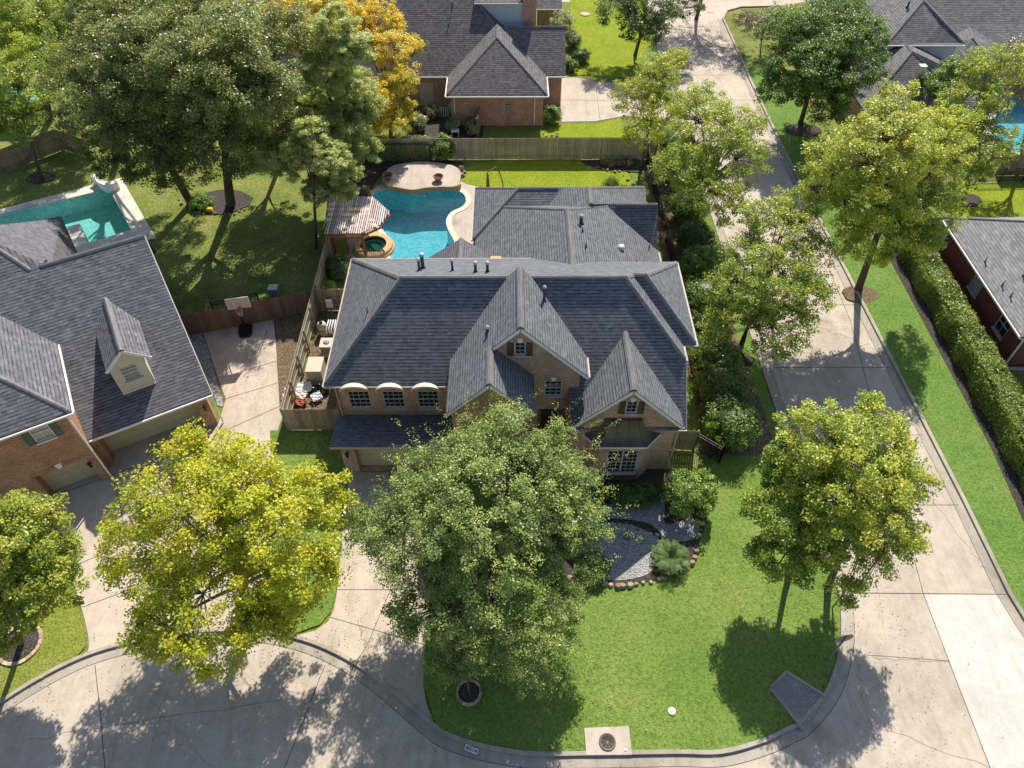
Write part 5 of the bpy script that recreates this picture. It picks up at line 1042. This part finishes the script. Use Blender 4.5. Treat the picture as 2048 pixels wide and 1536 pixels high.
def hedge(poly, h, mat, label, n, leaf=.1, seed=5, tb=0):
    cx = sum(p[0] for p in poly) / len(poly); cy = sum(p[1] for p in poly) / len(poly); t = thing('hedge', label, 'hedge', (cx, cy, 0)); rng = np.random.default_rng(seed)
    xs = [p[0] for p in poly]; ys = [p[1] for p in poly]; P, Nn = [], []
    def inside(X, Y):
        c = np.zeros(len(X), bool)
        for i in range(len(poly)):
            (xa, ya_), (xb, yb2) = poly[i], poly[(i + 1) % len(poly)]
            c ^= ((ya_ > Y) != (yb2 > Y)) & (X < (xb - xa) * (Y - ya_) / (yb2 - ya_ + 1e-9) + xa)
        return c
    X = rng.uniform(min(xs), max(xs), n); Y = rng.uniform(min(ys), max(ys), n); k = inside(X, Y); X, Y = X[k], Y[k]
    P.append(np.stack([X, Y, h + rng.normal(size=len(X)) * .08 + .12 * np.sin(X * 2.1 + seed + np.sin(Y * .7)) * np.sin(Y * 1.3 + np.sin(Y * 3.1))], 1)); Nn.append(np.tile([0, 0, 1.0], (len(X), 1)))
    per = sum(math.dist(poly[i], poly[(i + 1) % len(poly)]) for i in range(len(poly))); dens = len(X) / max(abs(area2(poly)) / 2, .1)
    for i in range(len(poly)):
        a, b = np.array(poly[i]), np.array(poly[(i + 1) % len(poly)]); L = np.linalg.norm(b - a); m_ = int(dens * L * h * .9); s = rng.random(m_)[:, None]; q = a + (b - a) * s; nn = np.array([(b - a)[1], -(b - a)[0]]) / L * (1 if area2(poly) > 0 else -1)
        q = q + nn * (rng.normal(size=(m_, 1)) * .09 + .12 * np.sin(q[:, 1:2] * 1.9 + np.sin(q[:, 1:2] * .6))); P.append(np.concatenate([q, rng.uniform(.1, h, (m_, 1))], 1)); Nn.append(np.tile([nn[0], nn[1], .35], (m_, 1)))
    P = np.concatenate(P) - np.array([cx, cy, 0]); Nn = np.concatenate(Nn); m_ = len(P); L = leaf * (.7 + .6 * rng.random(m_))
    pat = .14 * np.sin(P[:, 1] * 1.7 + seed) + .1 * np.sin(P[:, 0] * 3.1 + P[:, 1] * .9)
    v_, tt = leaf_mesh(P, Nn + rng.normal(size=P.shape) * .55, L, L * .65, .45 + tb + pat + rng.normal(size=m_) * .16, rng)
    o = bpy.data.objects.new('foliage', mesh_from_quads('foliage', v_, tt, LM[mat])); COL.objects.link(o); o.parent = t
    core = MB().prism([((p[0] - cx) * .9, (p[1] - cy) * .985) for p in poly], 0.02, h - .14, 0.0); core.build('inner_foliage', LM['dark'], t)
hedge([(27.2, 12), (29.0, 12), (29.2, 22), (29.3, 32), (29.4, 42.5), (28.1, 42.5), (27.9, 30), (27.6, 20)], 1.65, 'hedge', 'long clipped green hedge along the verge and red brick house', 52000, .12, 3, .08)
hedge(PX([(745, 322), (860, 322), (866, 305), (742, 305)]), 1.5, 'pale', 'clipped brown green hedge before the back fence, left of the round shrub', 7000, .1, 4, -.15)
# cycad
cy_ = thing('cycad', 'dark spiky sago palm in the garden bed', 'palm', (*G(1338, 1125), 0)); rng = np.random.default_rng(7); m = MB()
m2 = MB(); m2.lathe([(.16, 0), (.18, .2), (.14, .4), (0, .45)], n=10); m2.build('trunk', M['bark'], cy_)
for k in range(46):
    a = k * 2.4; el = .15 + .95 * (k / 46); pts = []; ln = .95 + .2 * random.random()
    for j in range(7):
        t = j / 6; pts.append(Vector((math.cos(a) * ln * t * math.cos(el * .6), math.sin(a) * ln * t * math.cos(el * .6), .42 + ln * t * math.sin(el) - .55 * t * t)))
    for p, q in zip(pts, pts[1:]):
        d = (q - p).normalized(); s = d.cross(Vector((0, 0, 1))).normalized(); tn = random.uniform(.3, 1)
        for e in range(3):
            b0 = p.lerp(q, e / 3)
            for sg in (-1, 1): m.face([b0, b0 + d * .035, b0 + d * .09 + s * sg * .16 - Vector((0, 0, .02)), b0 + d * .06 + s * sg * .155 - Vector((0, 0, .02))], tn)
m.build('fronds', M_tint('sago fronds', [(0, (.02, .045, .012)), (.6, (.06, .12, .03)), (1, (.16, .24, .06))], rough=.6, transl=.15), cy_)

# ---------------------------------------------------------------- smaller things
def stone_ring(u, v, r, label, n, z=.16, wdt=.16, fill='mulch', tb=.5, rot=0):
    x, y = G(u, v); t = thing('stone_ring', label, 'planter', (x, y, 0)); m = MB()
    for k in range(n):
        a0, a1 = 2 * math.pi * k / n + rot, 2 * math.pi * (k + .93) / n + rot; q = []
        for a, rr in ((a0, r - wdt), (a0, r), (a1, r), (a1, r - wdt)): q.append((rr * math.cos(a), rr * math.sin(a)))
        m.prism(q, 0, z + random.uniform(-.012, .012), random.uniform(.2, 1))
    m.build('edging_blocks', M['stone'], t); c = MB(); c.lathe([(0, z - .02), (r * .5, z - .03), (r - wdt + .01, z - .07)], n=24); c.build('mulch', M[fill], t); return t
stone_ring(42, 1290, 1.0, 'large stone ring of dark mulch on the left lawn', 22)
stone_ring(938, 1387, .58, 'small grey stone ring on the front lawn', 12, .22, .11)
def rocks(name, pts, label, cat, rr=(.16, .26), mat='boulder', group=None):
    t = thing(name, label, cat, (*G(*pts[0]), 0)); loc = t.location
    for u, v in pts:
        x, y = G(u + random.uniform(-3, 3), v + random.uniform(-3, 3)); m = MB(); r = random.uniform(rr[0] * .6, rr[1]); a0 = random.random() * 6; k = 7
        rad = [r * random.uniform(.75, 1.15) for _ in range(k)]; lo2 = [(x + rad[i] * math.cos(a0 + i * 6.283 / k), y + .8 * rad[i] * math.sin(a0 + i * 6.283 / k)) for i in range(k)]; tn = random.random()
        hi2 = [(x + (a - x) * .6, y + (b - y) * .6) for a, b in lo2]; hz = r * .7
        for i in range(k): j = (i + 1) % k; m.face([(*lo2[i], .03), (*lo2[j], .03), (*hi2[j], hz + .09), (*hi2[i], hz + .09)], tn)
        m.face([(*p, hz + .09) for p in hi2], tn); W(m, 'stone', M[mat], t)
    return t
def along(pts, step):
    out = []
    for (a, b), (c, d) in zip(pts, pts[1:]):
        k = max(1, int(math.dist((a, b), (c, d)) / step)); out += [(a + (c - a) * i / k, b + (d - b) * i / k) for i in range(k)]
    return out
rocks('stone_edging', along([(1140, 1158), (1182, 1168), (1221, 1173), (1261, 1171), (1315, 1163), (1376, 1142), (1396, 1090)], 12), 'tan boulder edging along the lower rim of the garden bed', 'edging')
rocks('stone_edging', along([(1160, 1060), (1200, 1050), (1250, 1050), (1290, 1064), (1322, 1076)], 11), 'brown stone row winding through the middle of the garden bed', 'edging', (.1, .17))
rocks('stepping_stones', [(1401, 1050), (1398, 1060), (1395, 1070), (1403, 1040), (1392, 1080)], 'row of flat pale stones at the right rim of the garden bed', 'stone', (.17, .22))
rocks('stone_edging', along([(1160, 326), (1180, 336), (1240, 345), (1258, 360), (1275, 385), (1300, 410)], 8), 'small rocks edging the curved corner bed', 'edging', (.1, .2))
rocks('stone_edging', along([(735, 385), (725, 360), (740, 350), (760, 345)], 7), 'scattered boulders left of the raised terrace', 'edging', (.15, .35)); rocks('stone_edging', along([(921, 340), (926, 350), (920, 362)], 6), 'pile of rocks at the right end of the terrace', 'edging', (.2, .35))
rocks('stone_edging', along([(1246, 272)] and [(1078, 268), (1086, 272), (1112, 274), (1120, 262)], 7), 'white stone edging round the clipped ball shrub', 'edging', (.12, .2))
rocks('stone_edging', along([(360, 402), (372, 420), (410, 430), (460, 432), (490, 420), (496, 405)], 9), 'rough stones round the oval bed of the two oaks', 'edging', (.12, .2))
def bowl(u, v, z, label, r=.42):
    t = thing('fire_bowl', label, 'bowl', (*G(u, v, z), z)); m = MB(); m.lathe([(0, 0), (r * .45, 0), (r * .5, .08), (r * .85, .28), (r, .36), (r, .42), (r * .9, .42), (r * .8, .3), (r * .5, .18), (0, .16)], n=20); m.build('bowl', M['terracotta'], t)
    c = MB(); c.lathe([(0, .25), (r * .74, .24)], n=16); c.build('rock_fill', M['mulch'], t)
bowl(776, 358, .45, 'terracotta bowl at the shaded left end of the terrace'); bowl(877, 361, .45, 'terracotta bowl at the right of the terrace')
# closed cantilever umbrella
um_ = thing('patio_umbrella', 'closed brown cantilever umbrella with a curved arm beside the back lawn', 'umbrella', (*G(1006, 392), 0))
a = Vector(G3(1006, 392)); b = Vector(G3(975, 345, 2.7)); m = MB(); m.tube([a, a + Vector((0, 0, 1.2)), a + Vector((-.25, 0, 2.1)), a.lerp(b, .45) + Vector((0, 0, 1.65)), b], [.045, .045, .045, .04, .035], 8); W(m, 'arm', M['umb'], um_)
m = MB(); m.lathe([(.02, 0), (.07, -.15), (.12, -.8), (.16, -1.5), (.13, -1.75), (.03, -1.8)], b, 8, smooth=False); W(m, 'folded_canopy', M['umb'], um_); m = MB().box(a.x - .45, a.x + .45, a.y - .45, a.y + .45, .03, .12); W(m, 'base', M['steel'], um_)
# basketball hoop
bh = thing('basketball_hoop', 'portable basketball hoop with black base in front of the brown fence', 'basketball hoop', (*G(492, 664), 0)); bx_, by_ = G(492, 664)
dF = Vector((math.sin(R(12)), -math.cos(R(12)), 0)); sF = Vector((-dF.y, dF.x, 0)); O = Vector((bx_, by_, 0)); dF = -dF * -1
m = MB(); loop = [O + sF * (a_ * .42) + dF * (b_ * .55) for a_, b_ in ((-1, -.8), (-.8, -1), (.8, -1), (1, -.8), (1, .6), (.7, 1), (-.7, 1), (-1, .6))]; m.prism([(p.x, p.y) for p in loop], .04, .2)
m.prism([(O.x + (p.x - O.x) * .8, O.y + (p.y - O.y) * .8) for p in loop], .2, .27); W(m, 'base', M['plastic'], bh)
m = MB(); tp = O + Vector((0, 0, 2.9)) + dF * .15; m.tube([O + Vector((0, 0, .2)) - dF * .2, tp], .05, 10); m.beam(O + dF * .4 + Vector((0, 0, .25)), O - dF * .02 + Vector((0, 0, 1.2)), .03, .03); W(m, 'pole', M['black'], bh)
bc = Vector(G3(476, 606, 3.35)); m = MB()
for s in (-.18, .18): m.beam(tp + sF * s * .4, bc - dF * .03 + sF * s + Vector((0, 0, .2)), .03, .05); m.beam(tp - Vector((0, 0, .4)), bc - dF * .03 + sF * s - Vector((0, 0, .25)), .03, .05)
W(m, 'arms', M['black'], bh)
m = MB(); m.beam(bc - sF * .68, bc + sF * .68, .03, .82); bo = W(m, 'backboard', M['beige'], bh)
m = MB(); f0 = dF * .022
for hw2, h0, h1, wt in ((.67, -.4, .4, .035), (.26, -.22, .18, .04)):
    for p, q in (((-hw2, h0), (hw2, h0)), ((-hw2, h1), (hw2, h1)), ((-hw2, h0), (-hw2, h1)), ((hw2, h0), (hw2, h1))): m.beam(bc + f0 + sF * p[0] + Vector((0, 0, p[1])), bc + f0 + sF * q[0] + Vector((0, 0, q[1])), wt, .012, up=dF)
W(m, 'board_markings', M['white'], bo)
rc_ = bc + dF * .36 + Vector((0, 0, -.28)); m = MB(); m.tube([rc_ + Vector((.225 * math.cos(t * .3927), .225 * math.sin(t * .3927), 0)) for t in range(17)], .014, 6); m.beam(bc + dF * .02 + Vector((0, 0, -.29)), rc_ - dF * .2, .1, .03); W(m, 'rim', M['orange'], bh)
m = MB()
for k in range(12):
    a0, a1 = k * .5236, (k + 1.2) * .5236
    m.tube([rc_ + Vector((.225 * math.cos(a0), .225 * math.sin(a0), 0)), rc_ + Vector((.15 * math.cos(a1), .15 * math.sin(a1), -.2)), rc_ + Vector((.11 * math.cos(a0), .11 * math.sin(a0), -.4))], .008, 4); m.tube([rc_ + Vector((.225 * math.cos(a1), .225 * math.sin(a1), 0)), rc_ + Vector((.15 * math.cos(a0), .15 * math.sin(a0), -.2)), rc_ + Vector((.11 * math.cos(a1), .11 * math.sin(a1), -.4))], .008, 4)
W(m, 'net', M['pvc'], bh)
# side yard equipment
def boxunit(u0, v0, u1, v1, z, dep, mat, label, name='air_conditioner', louv=True):
    "housing whose top front edge runs from pixel (u0,v) to (u1,v)"
    x0_, y0_ = G(u0, v1, z); x1_, _ = G(u1, v1, z); t = thing(name, label, name.replace('_', ' '), ((x0_ + x1_) / 2, y0_ + dep / 2, 0)); ya_ = y0_; yb_2 = y0_ + dep
    m = MB().box(x0_ + .02, x1_ - .02, ya_ + .02, yb_2 - .02, .08, z - .05); W(m, 'housing', M[mat], t); m = MB().box(x0_ - .01, x1_ + .01, ya_ - .01, yb_2 + .01, z - .05, z); W(m, 'lid', M['beige'] if mat != 'grille' else M['steel'], t)
    m = MB().box(x0_ - .12, x1_ + .12, ya_ - .12, yb_2 + .12, .0, .08); W(m, 'pad', M['pad'], t)
    if louv:
        m = MB(); k = 9
        for i in range(k): zz = .18 + (z - .35) * i / (k - 1); m.beam((x0_ + .06, ya_ + .012, zz), (x1_ - .06, ya_ + .012, zz), .018, .025)
        W(m, 'louvres', M['grille'], t)
        m = MB(); m.lathe([(.0, .015), (.2, .015), (.2, 0)], ((x0_ + x1_) / 2, (ya_ + yb_2) / 2, z), 20); W(m, 'fan_grille', M['grille'], t) if mat == 'pinkbeige' else None
boxunit(610, 0, 641, 743, 1.15, 1.2, 'beige', 'large beige generator like cabinet, nearer of the two boxes in the side yard', 'generator', False)
boxunit(638, 0, 663, 694, .85, .8, 'pinkbeige', 'pinkish beige air conditioner beside the main house wall')
boxunit(935, 0, 952, 233, .95, .7, 'grille', 'grey air conditioner against the pink brick wall')
t = thing('pool_filter', 'beige cylinder pool filter behind the pinkish air conditioner', 'pool filter', (*G(648, 668), 0)); x, y = G(648, 668)
m = MB(); m.lathe([(.27, 0), (.3, .08), (.3, .42), (.31, .44), (.3, .46), (.3, .8), (.24, .93), (.1, .98), (0, .98)], (x, y, .03), 20); W(m, 'tank', M['beige'], t); m = MB(); m.lathe([(.315, .42), (.33, .45), (.315, .49)], (x, y, .03), 20); W(m, 'clamp_band', M['black'], t); m = MB(); m.lathe([(.11, .98), (.11, 1.08), (0, 1.1)], (x, y, .03), 12); W(m, 'valve', M['black'], t)
t = thing('pool_pump', 'white pipes and black pump beside the beige pool filter', 'pool pump', (*G(668, 668), 0)); x, y = G(668, 662)
m = MB()
for k in range(5): m.tube([(x - .35 + .17 * k, y - .5, .06), (x - .35 + .17 * k, y - .5 + .1 * (k % 2), .55), (x - .3 + .15 * k, y + .4, .6), (x - .25 + .15 * k, y + .7, .1)], .04, 8)
W(m, 'pipes', M['pvc'], t); m = MB(); m.tube([(x - .2, y + .6, .25), (x + .45, y + .6, .25)], .15, 12); m.tube([(x - .2, y - .75, .22), (x + .35, y - .75, .22)], .13, 12); W(m, 'motor', M['plastic'], t)
t = thing('pool_pump', 'white plumbing and pumps left of the pink brick wall', 'pool pump', (*G(888, 228), 0)); x, y = G(888, 232); m = MB()
for k in range(5): m.tube([(x - .4 + .2 * k, y - .3, .06), (x - .4 + .2 * k, y - .3, .7 + .1 * (k % 3)), (x - .35 + .15 * k, y + .5, .6)], .045, 8)
W(m, 'pipes', M['pvc'], t); m = MB(); m.lathe([(.28, 0), (.28, .75), (.1, .9), (0, .9)], (x + .65, y + .7, 0), 14); W(m, 'tank', M['beige'], t)
t = thing('control_box', 'white control box on a post by the cross fence', 'control box', (*G(668, 628), 0)); x, y = G(664, 632); W(MB().box(x - .2, x + .2, y, y + .14, .75, 1.35), 'cabinet', M['white'], t); W(MB().box(x - .04, x + .04, y + .03, y + .1, 0, .75), 'post', M['steel'], t)
t = thing('gate', 'slatted wooden gate leaning on the cross fence', 'gate', (*G(645, 622), 0)); m = MB(); x, y = -11.7, 35.38
for k in range(9): m.box(x + k * .11, x + k * .11 + .03, y, y + .03, .15, 1.2)
for z in (.2, .65, 1.15): m.box(x - .02, x + .95, y - .035, y, z, z + .07)
W(m, 'frame', M['fencegrey'], t)
def sheet(cx, cy, w_, l_, rot, tilt, z, mat, label, name, cat, th=.06):
    t = thing(name, label, cat, (cx, cy, z), rot); m = MB(); k = 6
    for i in range(k):
        for j in range(k):
            f_ = lambda a, b: ((a / k - .5) * w_, (b / k - .5) * l_, tilt * (b / k) + .05 * math.sin(a * 1.7 + b * 2.3 + cx * 9))
            m.face([f_(i, j), f_(i + 1, j), f_(i + 1, j + 1), f_(i, j + 1)], smooth=False)
    o = m.build('panel', mat, t); md = o.modifiers.new('t', 'SOLIDIFY'); md.thickness = th; return o
cx, cy = G(598, 795)
sheet(cx + .1, cy + .45, 1.3, .7, .3, .15, .3, M['pvc'], 'crumpled white sheet at the back of the junk pile', 'plastic_sheet', 'sheet'); sheet(cx - .1, cy + .05, 1.5, .45, -.5, .1, .42, M['white'], 'long white board lying across the junk pile', 'board', 'board')
sheet(cx - .55, cy - .45, .5, 1.0, .2, .1, .25, M['pvc'], 'white sheet along the fence side of the junk pile', 'plastic_sheet', 'sheet'); sheet(cx + .1, cy - .5, 1.0, .6, -.4, .06, .35, M['red'], 'red brown board in front of the junk pile', 'board', 'board')
sheet(cx + 1.15, cy - .2, .6, .5, .6, .12, .3, M['pvc'], 'small white bag right of the red board', 'bag', 'bag', .15)
t = thing('bin_bags', 'black bags beside the junk pile', 'bag', (cx + 1.1, cy + .55, 0))
for k in range(3):
    m = MB(); m.lathe([(.1, 0), (.24, .08), (.27, .25), (.18, .4), (.06, .46), (.09, .52), (0, .5)], (cx + .95 + .3 * k, cy + .35 + .28 * (k % 2), 0), 9, smooth=False); W(m, 'bag', M['plastic'], t)
t = thing('scrap_timber', 'leaning timber planks beside the tan fence', 'timber', (cx - .4, cy + 1.3, 0))
for k in range(4): m = MB(); m.beam((cx - .9 + .25 * k, cy + 1.0, .05), (cx - .6 + .1 * k, cy + 1.9 + .2 * k, .5 + .1 * k), .12, .04, .5); W(m, 'plank', M['cedar'], t)
t = thing('brick_ledge', 'low red brick ledge at the left wall of the house', 'ledge', (-9.6, 26.3, 0)); W(MB().box(-10.1, -9.02, 25.5, 27.2, 0, .55), 'ledge_base', M['brickmain'], t); W(MB().box(-10.14, -9.03, 25.5, 27.25, .55, .61), 'ledge_top', M['red'], t)
# small table, bench, toy
t = thing('side_table', 'small white table beyond the back fence', 'table', (*G(911, 268), 0)); x, y = G(911, 272); W(MB().box(x - .33, x + .33, y - .28, y + .28, .5, .55), 'table_top', M['pvc'], t)
for a_, b_ in ((-1, -1), (1, -1), (-1, 1), (1, 1)): W(MB().box(x + a_ * .28 - .02, x + a_ * .28 + .02, y + b_ * .23 - .02, y + b_ * .23 + .02, 0, .5), 'leg', M['pvc'], t)
t = thing('toy_box', 'small yellow box in the oval oak bed', 'box', (*G(421, 424), 0)); x, y = G(421, 424); W(MB().prism([(x - .25, y - .16), (x + .25, y - .16), (x + .2, y + .16), (x - .2, y + .16)], .08, .34), 'body', M['yellow'], t); W(MB().box(x - .2, x + .2, y - .12, y + .12, .341, .37), 'lid', M['yellow'], t)
t = thing('canopy', 'teal canvas canopy under the left corner trees', 'canopy', (*G(60, 250), 0)); x, y = G(55, 240); m = MB(); ap_ = (x, y, 3.0)
q = [(x - 2, y - 1.4, 2.3), (x + 2, y - 1.4, 2.3), (x + 2, y + 1.4, 2.3), (x - 2, y + 1.4, 2.3)]
for i in range(4): m.face([q[i], q[(i + 1) % 4], ap_])
W(m, 'cover', M['teal'], t)
for p in q: W(MB().box(p[0] - .04, p[0] + .04, p[1] - .04, p[1] + .04, 0, 2.3), 'post', M['steel'], t)
# street furniture
def post_sign(base, z, r, ang, label, name, cat, octa=True):
    x, y = base; t = thing(name, label, cat, (x, y, 0)); W(MB().box(x - .03, x + .03, y - .03, y + .03, 0, z + r * .9), 'post', M['steel'], t); d = Vector((math.cos(ang), math.sin(ang), 0)); nrm = Vector((-d.y, d.x, 0)); c = Vector((x, y, z)) + nrm * .045
    k = 8 if octa else 4; pr = [(math.cos(math.pi / 8 + i * math.pi / 4) * r, math.sin(math.pi / 8 + i * math.pi / 4) * r) for i in range(8)] if octa else [(-r, -.11), (r, -.11), (r, .11), (-r, .11)]
    m = MB(); A = [c + d * a + Vector((0, 0, b)) for a, b in pr]; B_ = [p + nrm * .008 for p in A]; m.face(A); m.face(B_[::-1])
    for i in range(k): m.face([A[i], A[(i + 1) % k], B_[(i + 1) % k], B_[i]])
    W(m, 'sign_plate', M['steel'], t); return c
post_sign(G(1655, 1318), 2.25, .42, R(8), 'grey backed octagonal stop sign seen from behind at the kerb corner', 'stop_sign', 'sign')
post_sign((15.35, 14.6), 1.9, .3, R(70), 'small grey sign half hidden under the street corner tree', 'street_sign', 'sign', False)
pd = PX([(1168, 1458), (1257, 1454), (1263, 1511), (1172, 1512)])
t = thing('utility_pad', 'pale square concrete pad with a round cast iron cover by the kerb', 'manhole', (*G(1214, 1486), 0)); W(MB().prism(pd, 0, .142), 'pad', M['pad'], t); x, y = G(1214, 1486)
m = MB(); m.lathe([(.36, 0), (.36, .03), (.31, .035), (.3, .02), (0, .022)], (x, y, .143), 28); mh = W(m, 'manhole_cover', M['iron'], t); m = MB()
for r_ in (.08, .15, .22): m.lathe([(r_, .0), (r_, .012), (r_ + .025, .012), (r_ + .025, 0)], (x, y, .165), 24)
for k in range(8): a_ = k * .785; m.beam((x + .1 * math.cos(a_), y + .1 * math.sin(a_), .170), (x + .27 * math.cos(a_), y + .27 * math.sin(a_), .170), .02, .012)
W(m, 'cover_ribs', M['black'], mh); m = MB(); x, y = G(1250, 1502); m.lathe([(.06, 0), (.06, .012), (0, .014)], (x, y, .143), 12); W(m, 'survey_marker', M['white'], t)
def lid(u, v, r, mat, label, name='utility_cover'):
    t = thing(name, label, 'lid', (*G(u, v), 0)); x, y = G(u, v); m = MB(); m.lathe([(r, 0), (r, .04), (r * .85, .055), (0, .06)], (x, y, .075), 18); W(m, 'lid', M[mat], t); m = MB().beam((x - r * .3, y, .14), (x + r * .3, y, .14), .03, .02); W(m, 'handle', M['steel'], t)
lid(1343, 1424, .17, 'white', 'small white round lid in the middle of the front lawn'); lid(1170, 30, .5, 'pad', 'pale round cover in the sunlit far lawn'); lid(1253, 1077, .2, 'iron', 'dark round lid in the shaded garden bed')
# ramp / brick inlet at the corner
t = thing('kerb_ramp', 'ribbed grey brick ramp cut through the lawn at the street corner', 'ramp', (*G(1595, 1400), 0)); A_, B_, C_, D_ = G(1571, 1346), G(1539, 1378), G(1604, 1460), G(1652, 1396)
cpt = ((A_[0] + B_[0] + C_[0] + D_[0]) / 4, (A_[1] + B_[1] + C_[1] + D_[1]) / 4)
m = MB(); m.slab([(*A_, .15), (*B_, .15), (*C_, .10), (*D_, .10)], .1); W(m, 'ramp_surface', M['paver'], t); m = MB(); nrib = 26
for i in range(1, nrib):
    f_ = i / nrib; p = [B_[k] + (C_[k] - B_[k]) * f_ for k in (0, 1)]; q = [A_[k] + (D_[k] - A_[k]) * f_ for k in (0, 1)]; z = .155 - .05 * f_; m.beam((*p, z), (*q, z), .03, .012)
W(m, 'ribs', M['grille'], t); m = MB()
for p, q in ((A_, D_), (B_, C_), (A_, B_)): m.beam((*p, .12), (*q, .12), .12, .14)
W(m, 'side_kerb', M['kerb'], t)
# painted house number on the kerb
i0, i1 = G(931, 1492), G(956, 1503); d = Vector((i1[0] - i0[0], i1[1] - i0[1], 0)); L = d.length; ang = math.atan2(d.y, d.x)
pn = thing('address_plate', 'white painted kerb panel with the blue house number 6014', 'house number', (*G(943, 1499, .13), .132), ang)
m = MB().box(-L / 2, L / 2, -.11, .11, 0, .006); m.build('painted_panel', M['white'], pn)
tc_ = bpy.data.curves.new('number', 'FONT'); tc_.body = '6014'; tc_.size = .2; tc_.align_x = 'CENTER'; tc_.align_y = 'CENTER'; tc_.extrude = .002; tc_.offset = .006
to = bpy.data.objects.new('number', tc_); COL.objects.link(to); bpy.context.view_layer.update(); me = bpy.data.meshes.new_from_object(to.evaluated_get(bpy.context.evaluated_depsgraph_get())); bpy.data.objects.remove(to)
me.materials.clear(); me.materials.append(M['blue']); no = bpy.data.objects.new('house_number', me); COL.objects.link(no); no.parent = pn; no.location = (0, 0, .009); no.scale = (1.25, 1, 1)

# fallen leaves
rng = np.random.default_rng(99); Pl_ = []
for cx_, cy_2, rx_, ry_, k in ((-10, 12, 9, 4, 900), (0, 12, 7, 5, 900), (14.5, 13, 5, 5, 700), (14, 30, 4, 5, 600), (14, 44, 3.5, 6, 400), (22, 36, 4, 6, 700), (24, 56, 5, 6, 400), (-15.5, 30, 3, 5, 500), (-23, 44, 8, 6, 1200), (-11.2, 30.5, 1.4, 4.5, 500), (-8, 47, 4, 3, 500), (-23, 12, 3, 3, 400), (6, 19, 4, 3, 400)):
    q = rng.normal(size=(k, 2)) * (rx_ * .6, ry_ * .6) + (cx_, cy_2); Pl_.append(q)
q = np.concatenate(Pl_); q = q[~((q[:, 0] > -9.6) & (q[:, 0] < 9.8) & (q[:, 1] > 22) & (q[:, 1] < 45))]; q = q[~((q[:, 0] < -1.5) & (q[:, 0] > -12.9) & (q[:, 1] > 35) & (q[:, 1] < 50))]; q = q[~((q[:, 0] < -25) & (q[:, 1] > 34) & (q[:, 1] < 46))]
P = np.concatenate([q, np.full((len(q), 1), .145)], 1); nn = rng.normal(size=P.shape) * .35 + np.array([0, 0, 1]); L = .035 + .045 * rng.random(len(P))
v_, tt = leaf_mesh(P, nn, L, L * .8, rng.random(len(P)), rng)
o = bpy.data.objects.new('fallen_leaves', mesh_from_quads('fallen_leaves', v_, tt, M_tint('fallen leaf', [(0, (.10, .06, .03)), (.5, (.26, .17, .07)), (1, (.42, .34, .10))]))); COL.objects.link(o)
tag(o, 'scattered fallen leaves on paving and grass', 'leaves', kind='stuff')
